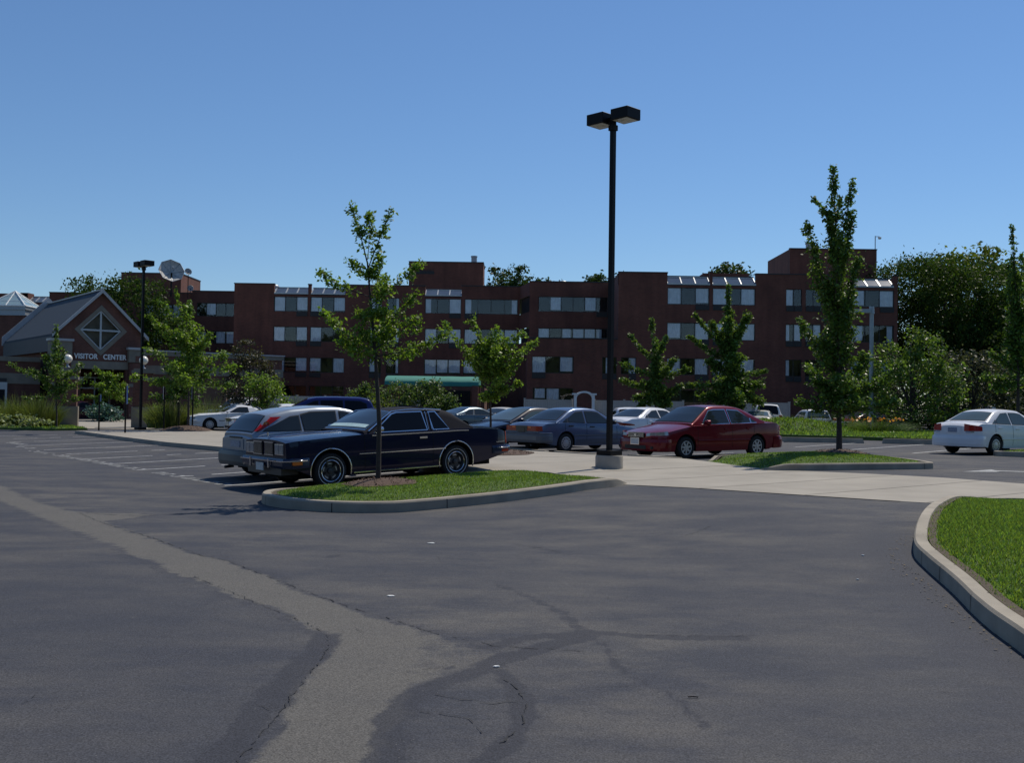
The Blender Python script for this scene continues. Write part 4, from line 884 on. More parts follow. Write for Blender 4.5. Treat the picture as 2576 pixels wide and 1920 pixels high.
def wheel(par, x, y, side, r, wd, style):
    """tyre with its rim; local y is the axle"""
    s = side; b = MB(); hw = wd/2
    prof = [(r*.60,-hw),(r*.90,-hw),(r*.985,-hw*.75),(r,-hw*.3),(r,hw*.3),(r*.985,hw*.75),(r*.93,hw*.96),(r*.82,hw*1.02),(r*.70,hw*.98),(r*.60,hw*.90)]
    b.lathe([(q, h*s) for q, h in prof], axis='Y', n=36)
    if style == 'rally': b.lathe([(r*.755,hw*1.005*s),(r*.765,hw*1.035*s),(r*.785,hw*1.035*s)], axis='Y', n=36, m=1)
    w_ = b.build('wheel', [M['tyre'], M['whitewall']], par, True); w_.location = (x, y, r)
    f = MB(); R0 = r*.62; d = lambda h: h*s
    f.lathe([(R0,d(hw*.92)),(R0*.93,d(hw*.96)),(R0*.86,d(hw*.75)),(R0*.80,d(hw*.45)),(0,d(hw*.42))], axis='Y', n=32, m={'rally':1,'cover':0,'alloy':1,'plain':0}[style])
    def sector(a0, a1, r0, r1, h, m, k=3):
        A = [a0+(a1-a0)*i/k for i in range(k+1)]
        f.strip([(r0*math.cos(a), d(h), r0*math.sin(a)) for a in A], [(r1*math.cos(a), d(h), r1*math.sin(a)) for a in A], m)
    if style == 'rally':
        f.lathe([(R0*.98,d(hw*.99)),(R0*.955,d(hw*1.02)),(R0*.92,d(hw*.98))], axis='Y', n=36, m=2)
        for i in range(5): a = 2*math.pi*i/5+.3; sector(a-.28, a+.28, R0*.60, R0*.72, hw*.50, 0)
        for i in range(5): a = 2*math.pi*(i+.5)/5+.3; sector(a-.16, a+.16, R0*.42, R0*.80, hw*.47, 3)
        f.lathe([(R0*.26,d(hw*.45)),(R0*.24,d(hw*.75)),(0,d(hw*.82))], axis='Y', n=18, m=1)
    elif style == 'alloy':
        f.lathe([(R0,d(hw*.99)),(R0*.95,d(hw*1.02)),(R0*.86,d(hw*.97))], axis='Y', n=32, m=0)
        for i in range(7):
            a = 2*math.pi*i/7+.2; c_, s_ = math.cos(a), math.sin(a); q = []
            for rr, tt in ((.18,.11),(.9,.075)):
                for e in (-1,1): q.append((R0*(rr*c_-e*tt*s_*1.5), R0*(rr*s_+e*tt*c_*1.5)))
            f.add([(p[0],d(hw*.96),p[1]) for p in (q[0],q[1],q[3],q[2])]+[(p[0],d(hw*.5),p[1]) for p in (q[0],q[1],q[3],q[2])], [(0,1,2,3),(0,4,5,1),(2,6,7,3),(1,5,6,2),(3,7,4,0)], 0)
        f.lathe([(R0*.26,d(hw*.9)),(R0*.22,d(hw*1.0)),(0,d(hw*1.02))], axis='Y', n=18, m=0)
    else:
        f.lathe([(R0*.97,d(hw*.97)),(R0*.9,d(hw*1.0)),(R0*.5,d(hw*.86)),(R0*.42,d(hw*.9)),(0,d(hw*.94))], axis='Y', n=32, m=0)
        if style == 'cover':
            for i in range(12): a = 2*math.pi*i/12; sector(a-.16, a+.16, R0*.66, R0*.82, hw*.975, 3)
    f.build('rim', [M['silver'], M['steel'], M['chrome'], M['under']], w_, True, angle=35)
def build_car(name, label, cat, S, x, y, rot, col, glass='glass_mid', group=None, dz=0.0):
    ax_f, ax_r = S['axles']; L2 = S['L']/2; W2 = S['W']/2; r = S['r']; ra = S.get('ra', r+.055)
    fx, fy = x+ax_f*math.cos(rot), y+ax_f*math.sin(rot); bx, by = x+ax_r*math.cos(rot), y+ax_r*math.sin(rot)
    zf = max(fgz(fx, fy), 0); zb = max(fgz(bx, by), 0); pit = math.atan2(zb-zf, ax_f-ax_r)
    t = thing(name, label, cat, (x, y, zb+(zf-zb)*(-ax_r)/(ax_f-ax_r)+dz), 0, group); t.rotation_euler = (0, pit, rot)
    top = sm(*zip(*S['top']), S.get('rt', .05)); belt = sm(*zip(*S['belt']), .05); plan = sm(*zip(*S['plan']), .035); sill = sm(*zip(*S['sill']), .03)
    doors = S.get('doors', [])
    st = set(np.round(np.linspace(-L2, L2, int(S['L']/.085)), 4)); 
    for e in (0.01,.03,.06,.1,.15): st |= {L2-e, -L2+e}
    for a in (ax_f, ax_r):
        st = {q for q in st if abs(abs(q-a)-ra) > .02}
        st |= {a+ra*math.cos(q) for q in np.linspace(0, math.pi, 17)} | {a+ra+.004, a-ra-.004}
    for d0, d1 in doors: st |= {d0, d1}
    st = sorted(st); NS, NT = 9, 7
    def zbot(q):
        z = sill(q)
        for a in (ax_f, ax_r):
            if abs(q-a) <= ra+1e-5: z = max(z, r+math.sqrt(max(0, ra*ra-(q-a)**2)))
        return z
    bul = S.get('bulge', .05); cz = S.get('crease')
    def yside(q, z):
        a = np.clip((z-.2)/(belt(q)-.2), 0, 1); k = 1-bul*abs((a-.55)/.55)**2.2
        return plan(q)*k
    V = []; half = NS+NT
    for q in st:
        zb_, zs, zt = zbot(q), belt(q), top(q); zt = max(zt, zs+.004); row = []
        for i in range(NS): z = zb_+(zs-zb_)*i/(NS-1); row.append((yside(q, z), z))
        ys = row[-1][0]
        for i in range(1, NT+1):
            e = [0,.03,.09,.2,.4,.62,.82,1][i]; row.append((ys*(1-e), zs+(zt-zs)*(1-(1-e)**2.6)))
        V += [(q, yy, zz) for yy, zz in row] + [(q, -yy, zz) for yy, zz in row[-2::-1]]
    nr = 2*half-1; body = MB(); body.v = [tuple(p) for p in V]; dm = {}
    for i in range(len(st)-1):
        mid = (st[i]+st[i+1])/2
        for j in range(nr-1):
            f = (i*nr+j, i*nr+j+1, (i+1)*nr+j+1, (i+1)*nr+j); side = 1 if j < half-1 else -1; lev = j if side > 0 else nr-2-j
            dd = next((k for k, (d0, d1) in enumerate(doors) if min(d0,d1) < mid < max(d0,d1)), None)
            if dd is not None and 1 <= lev < NS-1: dm.setdefault((dd, side), []).append(f); continue
            body.f.append(f); body.m.append(0)
    for e, i in ((-1, 0), (1, len(st)-1)):
        c = len(body.v); zs_ = [V[i*nr+j][2] for j in range(nr)]; body.v.append((st[i]+e*.012, 0, (min(zs_)+max(zs_))/2))
        for j in range(nr-1):
            body.f.append((i*nr+j, c, i*nr+j+1) if e > 0 else (i*nr+j+1, c, i*nr+j)); body.m.append(0)
        body.f.append((i*nr+nr-1, c, i*nr) if e > 0 else (i*nr, c, i*nr+nr-1)); body.m.append(0)
    for s in (0, nr-1):                                    # inner lips and dark wells
        A = [V[i*nr+s] for i in range(len(st))]; sg = 1 if s == 0 else -1
        body.strip(A, [(p[0], p[1]-sg*.03, p[2]) for p in A], 0); body.strip([(p[0], p[1]-sg*.03, p[2]) for p in A], [(p[0], p[1]-sg*.32, p[2]+.02) for p in A], 1)
    body.box(-L2+.25, L2-.25, -W2*.62, W2*.62, .20, .55, 1)
    bo = body.build('body', [col, M['under']], t, True, angle=48)
    for (dd, side), fs in dm.items():
        used = sorted({i for f in fs for i in f}); ix = {a: k for k, a in enumerate(used)}; d = MB(); d.v = [V[i] for i in used]; d.f = [tuple(ix[i] for i in f) for f in fs]; d.m = [0]*len(fs)
        x0, x1 = doors[dd]; zl = lambda q: zbot(q)+.02
        for q in (x0, x1):
            z0, z1 = zbot(q)+(belt(q)-zbot(q))/(NS-1), belt(q)-.01; P_ = [(z0+(z1-z0)*k/6) for k in range(7)]
            d.strip([(q-.006, side*(yside(q, z)+.002), z) for z in P_], [(q+.006, side*(yside(q, z)+.002), z) for z in P_], 1)
        do = d.build('door', [col, M['under']], t, True, angle=48)
        hx = min(x0,x1)+.14; hz = belt(hx)-S.get('hd', .13); h = MB(); yy = yside(hx+.08, hz)
        h.box(hx, hx+.17, min(side*(yy-.01),side*(yy+.022)), max(side*(yy-.01),side*(yy+.022)), hz-.018, hz+.018); h.build('handle', M[S.get('hm', 'rubber')] if S.get('hm') != 'body' else col, do)
    # ---- cabin
    rp = S['roof']; zr = sm(*zip(*rp), S.get('rr', .07)); x0, x1 = rp[0][0], rp[-1][0]; zm = max(p[1] for p in rp); wb, wt = S['cab']; zb0 = min(belt(x0), belt(x1))
    def wbx(q): return min(wb, yside(q, belt(q))-.035)
    def yc(q, z): a = (z-belt(q))/(zm-belt(q)); return wbx(q)+(wt-wb)*np.clip(a, -.1, 1)
    cs = sorted(set(np.round(np.linspace(x1, x0, 44), 4)) | {p[0] for p in rp}); CV = []; h2 = 0; crown = S.get('crown', .045)
    def ztop(q, f): return zr(q) + crown*np.clip((zr(q)-belt(q))/.25, 0, 1)*(1-f*f)
    for q in cs:
        zt = zr(q); zlo = min(belt(q)-.03, zt-.02); row = []
        for i in range(6): z = zlo+(zt-.05*min(1,max(0,(zt-zlo)/.3))-zlo)*i/5; row.append((yc(q, z), z))
        ye = yc(q, zt)
        row.append((ye-.012, zt-.02*min(1,max(0,(zt-zlo)/.3))))
        for f in (.94,.85,.6,.3,0): row.append(((ye-.0)*f, ztop(q, f)))
        h2 = len(row); CV += [(q, a, b) for a, b in row]+[(q, -a, b) for a, b in row[-2::-1]]
    n2 = 2*h2-1; cb = MB(); cb.v = CV; cb.f = [(i*n2+j, i*n2+j+1, (i+1)*n2+j+1, (i+1)*n2+j) for i in range(len(cs)-1) for j in range(n2-1)]; cb.m = [0]*len(cb.f)
    for i, e in ((0, 1), (len(cs)-1, -1)): cb.f.append(tuple(i*n2+j for j in range(n2))[::e]); cb.m.append(0)
    ro = cb.build('roof', M[S['roofmat']] if S.get('roofmat') else col, t, True, angle=50)
    def panel(q0, q1, f, off=.010, f2=None):
        b = MB(); K = 9; rows = []; f2 = f if f2 is None else f2
        for k in range(K+1):
            q = q0+(q1-q0)*k/K; e = .02; dz_ = (zr(q+e)-zr(q-e)); nrm = Vector((-dz_, 0, 2*e)).normalized()*off; ff = f+(f2-f)*k/K
            rows.append([(q+nrm.x, yc(q, zr(q))*ff*g, ztop(q, ff*g)+nrm.z) for g in np.linspace(-1, 1, 11)])
        for a, c in zip(rows[:-1], rows[1:]): b.strip(a, c)
        return b
    def glasspanel(nm, q0, q1, f, f2=None):
        e = .025 if q1 > q0 else -.025
        panel(q0-e, q1+e*.8, f+.03, .006, None if f2 is None else f2+.03).build(nm+'_seal', M[S.get('seal', 'rubber')], t, True); return panel(q0, q1, f, .011, f2).build(nm, M[S.get('wsglass', glass)], t, True)
    q = S['ws']; glasspanel('windscreen', q[0], q[1], q[2], q[3] if len(q) > 3 else None)
    if 'shade' in S: a, b_, c = S['shade']; panel(a, b_, c, .016).build('sun_shade', M['visor'], t, True)
    q = S['rw']; S2 = S.get('rwglass', glass); glasspanel('rear_window', q[0], q[1], q[2], q[3] if len(q) > 3 else None)
    for pg in S['win']:
        n = len(pg); cx_ = sum(p[0] for p in pg)/n; cz_ = sum(p[1] for p in pg)/n
        for side in (1, -1):
            b = MB()
            def pane_(ps, o, m):
                xa, xb = min(p[0] for p in ps), max(p[0] for p in ps); lo, hi = [], []
                xq = sorted(set(np.linspace(xa+1e-4, xb-1e-4, 12)) | {p[0] for p in ps if xa+1e-3 < p[0] < xb-1e-3})
                for q in xq:
                    zz = []
                    for i in range(len(ps)):
                        (x0_, z0_), (x1_, z1_) = ps[i], ps[(i+1) % len(ps)]
                        if (x0_-q)*(x1_-q) <= 0 and abs(x1_-x0_) > 1e-6: zz.append(z0_+(z1_-z0_)*(q-x0_)/(x1_-x0_))
                    lo.append((q, min(zz))); hi.append((q, max(zz)))
                R_ = [[(q, side*(yc(q, a[1]+(c[1]-a[1])*f)+o), a[1]+(c[1]-a[1])*f) for (q, _), a, c in zip(lo, lo, hi)] for f in (0, .5, 1)]
                b.strip(R_[0], R_[1], m); b.strip(R_[1], R_[2], m)
            big = [(p[0]+math.copysign(.02, p[0]-cx_), p[1]+math.copysign(.018, p[1]-cz_)) for p in pg]
            for ps, o, m in ((big, .004, 1), (pg, .009, 0)):
                pane_(ps, o, m)
            b.build('side_window', [M[glass], M[S.get('trim', 'rubber')]], t)
    # ---- lamps, bumpers, wheels, small parts
    def front_x(yy, e):                     # outermost body x at half width yy, e = +1 front, -1 rear
        for q in np.linspace(e*L2, e*(L2-.6), 61):
            if plan(q)*.985 >= abs(yy): return q
        return e*(L2-.6)
    def wrap(nm, m, e, z0, z1, ya, back=None, parent=t, off=.010, skew=0, tops=None):
        """lamp hugging the corner: across the end from |y| = ya to the side, then back along the side"""
        for side in (1, -1):
            P_ = [(e*(L2+.012), yy) for yy in np.linspace(ya, plan(e*L2)*.97, 5)] if ya < plan(e*L2)*.97 else []
            bk = back or .02
            P_ += [(q, None) for q in np.linspace(e*(L2-.002), e*(L2-bk), 9)]
            A, B = [], []
            for k, (q, yy) in enumerate(P_):
                fr = k/(len(P_)-1); zz0, zz1 = z0+skew*fr, (z1 if tops is None else z1+(tops-z1)*fr)
                if yy is not None: A.append((q+e*off, side*yy, zz0)); B.append((q+e*off-e*.01, side*yy, zz1))
                else: A.append((q+e*off*.6, side*(yside(q, zz0)+off), zz0)); B.append((q+e*off*.6, side*(yside(q, zz1)+off), zz1))
            b = MB(); K = 3; rows = [[tuple(Vector(a)+(Vector(c)-Vector(a))*k/K) for a, c in zip(A, B)] for k in range(K+1)]
            for a, c in zip(rows[:-1], rows[1:]): b.strip(a, c)
            b.build(nm, M[m] if isinstance(m, str) else m, parent, True)
    def bumper(nm, e, z0, z1, m, out=.045, back=.5, prof=None):
        P_ = []
        ys = plan(e*L2)
        for side in (1, -1):
            seg = [(e*(L2-q), side*(plan(e*(L2-q)))) for q in np.linspace(back, 0, 12)]
            P_ += seg if side > 0 else seg[::-1]
        n = len(P_); pr = prof or [(-.03,0),(out*.7,.06),(out,.3),(out,.7),(out*.7,.94),(-.03,1)]; rows = []
        for o, f in pr:
            row = []
            for k, p in enumerate(P_):
                a, c = Vector(P_[max(0,k-1)]), Vector(P_[min(n-1,k+1)]); tg = (c-a).normalized() if (c-a).length > 1e-6 else Vector((0,-1)); nm_ = Vector((-tg.y, tg.x))*e; nm_ = -nm_ if nm_.dot(Vector((p[0], p[1]*.6))) < 0 else nm_
                oo = o*min(1, .12+min(k, n-1-k)/5) if o > 0 else o; row.append((p[0]+nm_.x*oo, p[1]+nm_.y*oo, z0+(z1-z0)*f))
            rows.append(row)
        b = MB()
        for a, c in zip(rows[:-1], rows[1:]): b.strip(a, c)
        for k in (0, n-1): b.poly([rw[k] for rw in rows])
        return b.build(nm, M[m] if isinstance(m, str) else m, t, True, angle=40)
    def endbox(nm, m, e, y0, y1, z0, z1, dx=.012, d=.02, parent=t, both=False):
        o = None
        for s in ((1,-1) if both else (1,)):
            b = MB(); xa = e*(L2+.012+dx); xb = e*(L2+.012+dx-d-.04); b.box(min(xa,xb), max(xa,xb), min(s*y0,s*y1), max(s*y0,s*y1), z0, z1); o = b.build(nm, M[m] if isinstance(m, str) else m, parent)
        return o
    def sidestrip(nm, m, q0, q1, z, hh, o=.012):
        for side in (1, -1):
            b = MB(); X = np.linspace(q0, q1, 12); z_ = z if callable(z) else (lambda q: z)
            r0 = [(q, side*(yside(q, z_(q))+.001), z_(q)-hh) for q in X]; r1 = [(q, side*(yside(q, z_(q))+o), z_(q)-hh*.6) for q in X]; r2 = [(q, side*(yside(q, z_(q))+o), z_(q)+hh*.6) for q in X]; r3 = [(q, side*(yside(q, z_(q))+.001), z_(q)+hh) for q in X]
            for a, c in ((r0,r1),(r1,r2),(r2,r3)): b.strip(a, c)
            b.build(nm, M[m] if isinstance(m, str) else m, t, True)
    def archtrim(m):
        for a in (ax_f, ax_r):
            for side in (1, -1):
                b = MB(); A = np.linspace(-.28, math.pi+.28, 22); P_ = []
                for q in A:
                    X, Z = a+ra*math.cos(q)*1.01, r+ra*math.sin(q)*1.01; P_.append((X, side*(yside(X, max(Z,.3))+.006), Z))
                b.tube(P_, .013, 5); b.build('arch_trim', M[m], t, True)
    def mirror(q, m, z=None, sz=(.10,.085,.06)):
        for side in (1, -1):
            zz = z or belt(q)+.08; yy = yside(q, belt(q))+.09; b = MB(); vs = []
            for k, (sx, sc) in enumerate(((-.45,.75),(-.3,1),(.2,.92),(.5,.55))):
                vs.append([(q+sz[0]*sx, yy+sz[1]*sc*math.cos(a), zz+sz[2]*sc*math.sin(a)) for a in np.linspace(0, 2*math.pi, 13)[:-1]])
            for v_ in vs:
                for k, p in enumerate(v_): v_[k] = (p[0], side*p[1], p[2])
            for a, c in zip(vs[:-1], vs[1:]): b.strip(a, c, closed=True)
            b.poly(vs[0]); b.poly(vs[-1]); b.box(q-.03, q+.03, min(side*(yy-.12),side*(yy-.03)), max(side*(yy-.12),side*(yy-.03)), zz-.06, zz-.02)
            b.build('mirror', m if not isinstance(m, str) else M[m], t, True, angle=60)
    ns = dict(t=t, wrap=wrap, bumper=bumper, endbox=endbox, sidestrip=sidestrip, archtrim=archtrim, mirror=mirror, col=col, L2=L2, belt=belt, top=top, yside=yside, panel=panel, yc=yc, zr=zr, plan=plan)
    S['extra'](**ns)
    for a in (ax_f, ax_r):
        for side in (1, -1): wheel(t, a, side*(W2-.115), side, r, .20, S['rim'])
    return t

def taper(L2, W2, fr, rr, fc=.25, rc=.2):
    return [(-L2, W2*rr),(-L2+rc*.3, W2*(rr+(1-rr)*.62)),(-L2+rc, W2*.97),(-L2+rc*3.2, W2),(L2-fc*3.6, W2),(L2-fc, W2*.955),(L2-fc*.35, W2*(fr+(1-fr)*.6)),(L2, W2*fr)]
# --- navy two door with vinyl top
def x_coupe(t, wrap, bumper, endbox, sidestrip, archtrim, mirror, col, L2, belt, top, yside, panel, yc, **k):
    bumper('front_bumper', 1, .40, .60, 'navyb', .08, .42); bumper('rear_bumper', -1, .42, .60, 'navyb', .10, .42)
    for e in (1,-1):
        bumper('bumper_strip', e, .525, .565, 'chrome', .112, .40)
    for s in (-1,1):
        g = endbox('grille', 'grille', 1, s*.06, s*.40, .64, .86, .02) if s > 0 else endbox('grille', 'grille', 1, -.40, -.06, .64, .86, .02)
        b = MB(); 
        for i in range(9): yy = s*(.08+.037*i); b.box(L2+.03, L2+.045, min(yy,yy+s*.008), max(yy,yy+s*.008), .65, .85)
        b.box(L2+.03, L2+.046, min(s*.05,s*.41), max(s*.05,s*.41), .855, .872); b.box(L2+.03, L2+.046, min(s*.05,s*.41), max(s*.05,s*.41), .632, .645)
        b.build('grille_bars', M['chrome'], g)
        for y0 in (.45,.62):
            b = MB(); b.box(L2+.0, L2+.03, min(s*y0,s*(y0+.15)), max(s*y0,s*(y0+.15)), .66, .83); b.build('headlamp', M['headlamp'], t)
            b = MB(); b.box(L2-.02, L2+.022, min(s*(y0-.012),s*(y0+.162)), max(s*(y0-.012),s*(y0+.162)), .648, .842); b.build('headlamp_frame', M['chrome'], t)
        b = MB(); y_ = yside(L2-.16,.55); b.box(L2-.24, L2-.06, min(s*(y_+.06),s*(y_+.115)), max(s*(y_+.06),s*(y_+.115)), .475, .53); b.build('side_marker', M['amber'], t)
        b = MB(); y_ = yside(-L2+.2,.55); b.box(-L2+.08, -L2+.24, min(s*(y_+.06),s*(y_+.112)), max(s*(y_+.06),s*(y_+.112)), .465, .515); b.build('side_marker', M['darkred'], t)
        b = MB(); b.box(L2+.10, L2+.13, min(s*.36,s*.40), max(s*.36,s*.40), .42, .58); b.box(-L2-.13, -L2-.10, min(s*.36,s*.40), max(s*.36,s*.40), .42, .58); b.build('bumper_guard', M['chrome'], t)
    p = MB(); p.box(L2+.105, L2+.12, -.15, .15, .36, .50); p.build('licence_plate', M['plate'], t)
    b = MB(); b.box(L2-.3, L2+.03, -.70, .70, .29, .41); b.build('valance', M['steel'], t)
    sidestrip('body_moulding', 'chrome', -.88, 1.02, .60, .013); sidestrip('beltline_trim', 'chrome', -1.45, .74, lambda q: belt(q)-.035, .014)
    sidestrip('sill_trim', 'chrome', -.78, 1.13, .265, .016); sidestrip('rear_moulding', 'chrome', -2.36, -2.12, .66, .008); archtrim('chrome')
    wrap('tail_lamp', 'darkred', -1, .62, .86, .30, .03)
    mirror(.60, 'chrome', None, (.09,.07,.05))
    for s in (1,-1):                     # landau band and roof edge brightwork
        for q0 in (-.535, -.615): b = MB(); b.tube([(q0-.004*i, s*(yc(q0,.98+.056*i)+.006), .98+.056*i) for i in range(7)], .010, 6); b.build('landau_band', M['chrome'], t)
        b = MB(); P_ = [(q, s*(yc(q, zz)+.006), zz) for q, zz in ((.78,1.0),(.56,1.13),(.36,1.25),(.18,1.345),(-.14,1.365),(-.54,1.365),(-.94,1.345))]; b.tube(P_, .013, 6); b.build('roof_trim', M['chrome'], t)
    P_ = [(-.58, y_, 0) for y_ in np.linspace(-.60, .60, 13)]; b = MB(); b.tube([(-.58, p[1], k['zr'](-.58)+.045*(1-(p[1]/.62)**2)+.006) for p in P_], .014, 6); b.build('landau_band', M['vinyltop'], t)
    b = MB(); b.tube([(L2-.06,0,.955),(L2-.05,0,1.0)], .008, 6); b.box(L2-.06, L2-.045, -.02, .02, .99, 1.03); b.build('hood_ornament', M['chrome'], t)
    b = MB(); b.tube([(L2-.05,0,.945),(1.6,0,.978),(.85,0,1.008)], .008, 5); b.build('hood_trim', M['chrome'], t)
PNT['navyb'] = paint('navy_bumper', (.022,.035,.075), .5, .25); M['navyb'] = PNT['navyb']
S_COUPE = dict(L=4.88, W=1.82, r=.325, ra=.40, axles=(1.59,-1.14), bulge=.035, rim='rally', crown=.04,
  top=[(2.440,.90),(2.392,.935),(2.200,.950),(1.560,.985),(0.810,1.0),(0.060,1.0),(-1.240,1.0),(-1.640,.985),(-2.140,.965),(-2.360,.935),(-2.440,.84)],
  belt=[(2.440,.86),(2.280,.885),(1.560,.925),(0.760,.955),(-0.740,.955),(-1.140,.965),(-1.740,.95),(-2.290,.905),(-2.440,.83)],
  plan=[(-2.440,.80),(-2.360,.86),(-2.140,.895),(-1.140,.91),(1.560,.91),(2.200,.885),(2.400,.865),(2.440,.845)],
  sill=[(2.440,.42),(2.200,.36),(1.960,.25),(1.060,.24),(-0.740,.24),(-1.540,.26),(-1.940,.32),(-2.440,.44)],
  roof=[(0.880,.99),(0.160,1.335),(-0.190,1.365),(-0.590,1.37),(-0.990,1.335),(-1.160,1.28),(-1.600,.985)], cab=(.86,.655), wsglass='glass_mid', ws=(.80,.19,.93), rw=(-1.50,-1.21,.72), shade=(.76,.66,.86),
  win=[[(0.660,.985),(0.190,1.29),(0.080,1.315),(-0.470,1.315),(-0.500,.985)],[(-0.660,.985),(-0.640,1.305),(-0.780,1.305),(-1.000,.985)]],
  doors=[(-.60,.90)], hd=.12, hm='chrome', trim='chrome', seal='chrome', roofmat='vinyltop', extra=x_coupe)
# --- hatchback
def x_hatch(t, wrap, bumper, endbox, sidestrip, mirror, col, L2, belt, yside, yc, zr, **k):
    bumper('front_bumper', 1, .24, .56, col, .05, .40); bumper('rear_bumper', -1, .27, .60, M['hatchb'], .09, .42)
    wrap('headlamp', 'headlamp', 1, .60, .76, .34, .38)
    for s in (1,-1):                     # tall lamps in the rear pillars
        A, B = [], []
        for i in range(7):
            f = i/6; z = .985+.265*f; xr = -1.97+.29*f; xf = xr+.06+.20*f
            A.append((xr-.03, s*(yc(xr, z)-.035), z)); B.append((xf, s*(yc(xf, z)+.014), z-.0))
        mid = [tuple((Vector(a)+Vector(c))/2+Vector((-.02, s*.03, 0))) for a, c in zip(A, B)]
        b = MB(); b.strip(A, mid); b.strip(mid, B); b.build('tail_lamp', M['redlamp'], t, True)
        b = MB(); b.lathe([(0,.0),(.05,.012),(.07,.0)], axis='Y', n=12); q = b.build('lamp_bulb', M['amber'], t); q.location = (-1.76, s*(yc(-1.76,1.10)+.02), 1.10)
        b = MB(); b.lathe([(0,.004*s),(.07,.004*s),(.075,0)], axis='Y', n=18); q = b.build('fuel_flap', col, t); q.location = (-1.52, s*(yside(-1.52,.72)+.004), .74)
    endbox('licence_plate', 'plateblue', -1, -.22, .22, .66, .78, .02); endbox('plate_recess', col, -1, -.36, .36, .62, .82, .006)
    b = MB(); b.box(-L2-.02, -L2+.02, -.30, .30, .835, .865); b.build('boot_handle', M['rubber'], t)
    b = MB(); b.tube([(-1.93,.0,.965),(-1.97,-.25,.975),(-1.95,-.38,.985)], .014, 6); b.build('wiper', M['rubber'], t)
    b = MB(); b.tube([(-2.0,.35,.25),(-2.19,.35,.24)], .03, 8); b.build('exhaust', M['steel'], t)
    sidestrip('body_moulding', 'rubber', -.9, .85, .50, .02); mirror(.62, col, None, (.13,.085,.065))
M['hatchb'] = mat('grey_bumper', (.075,.085,.09), .5, var=.1)
S_HATCH = dict(L=4.16, W=1.70, r=.30, ra=.365, axles=(1.22,-1.37), rim='cover', crown=.04, hd=.14,
  top=[(2.08,.72),(2.0,.76),(1.6,.86),(1.1,.93),(.9,.96),(-1.9,.95),(-2.0,.92),(-2.08,.86)], belt=[(2.08,.66),(1.7,.79),(1.1,.88),(.0,.91),(-1.4,.95),(-1.9,.91),(-2.08,.80)],
  plan=taper(2.08,.85,.66,.82,.3,.18), sill=[(2.08,.28),(1.7,.22),(-1.6,.24),(-2.08,.32)],
  roof=[(1.05,.93),(.22,1.33),(-.1,1.39),(-.6,1.405),(-1.2,1.375),(-1.62,1.30),(-1.74,1.25),(-2.04,.90)], cab=(.80,.60), ws=(.95,.24,.92), rw=(-1.99,-1.72,.86),
  win=[[(.66,.95),(.24,1.215),(.05,1.29),(-.10,1.31),(-.12,.95)],[(-.22,.95),(-.20,1.315),(-.75,1.315),(-.98,1.27),(-.96,.965)],[(-1.04,.97),(-1.04,1.255),(-1.25,1.235),(-1.80,1.02),(-1.84,.985)]],
  doors=[(-.17,.82),(-1.0,-.17)], extra=x_hatch)
# --- rounded four door (red, white and others)
def sedan_extra(rearplate='plate', frontplate='plate', tail='redlamp', lamps=True, mould='rubber', hl=(.605,.735,.40,.36), tl=(.72,.93,.36,.16), trimb=False, chromeb=False):
    def f(t, wrap, bumper, endbox, sidestrip, mirror, col, L2, belt, yside, **k):
        bumper('front_bumper', 1, .20, .56, col, .055, .45); bumper('rear_bumper', -1, .24, .60, col, .06, .45)
        wrap('headlamp', 'headlamp', 1, hl[0]+.01, hl[1]-.045, hl[2], hl[3], skew=.03, tops=hl[1]+.015)
        g = endbox('grille', 'grille', 1, -.32, .32, .575, .70, .02); b = MB(); z_ = [.60,.635,.67]
        for z in z_: b.box(L2+.035, L2+.046, -.31, .31, z, z+.012)
        b.box(L2+.03, L2+.05, -.335, .335, .70, .715); b.box(L2+.05, L2+.06, -.045, .045, .61, .68); b.build('grille_bars', M['chrome'], g)
        b = MB(); b.box(L2+.03, L2+.062, -.42, .42, .27, .37); b.build('air_intake', M['rubber'], t)
        for s in (1,-1): b = MB(); b.box(L2-.02, L2+.045, min(s*.52,s*.66), max(s*.52,s*.66), .28, .35); b.build('lower_lamp', M['rubber'], t)
        if frontplate:
            b = MB(); b.box(L2+.062, L2+.074, -.16, .16, .40, .555); p = b.build('licence_plate', M[frontplate], t); b = MB()
            b.box(L2+.072, L2+.078, -.175, .175, .385, .40); b.box(L2+.072, L2+.078, -.175, .175, .555, .57); b.box(L2+.072, L2+.078, -.175, -.16, .40, .555); b.box(L2+.072, L2+.078, .16, .175, .40, .555); b.build('plate_frame', M['chrome'], p)
        wrap('tail_lamp', tail, -1, tl[0], tl[1], tl[2], tl[3], skew=.01, tops=tl[1]-.09)
        wrap('reverse_lamp', 'headlamp', -1, tl[0]-.045, tl[0]-.005, tl[2]+.05, .05)
        endbox('licence_plate', rearplate, -1, -.16, .16, .70, .84, .02); endbox('plate_recess', col, -1, -.30, .30, .66, .90, .006)
        if mould: sidestrip('body_moulding', col if mould == 'body' else mould, -1.0, 1.0, .50, .022)
        mirror(.72, col, None, (.15,.10,.075))
    return f
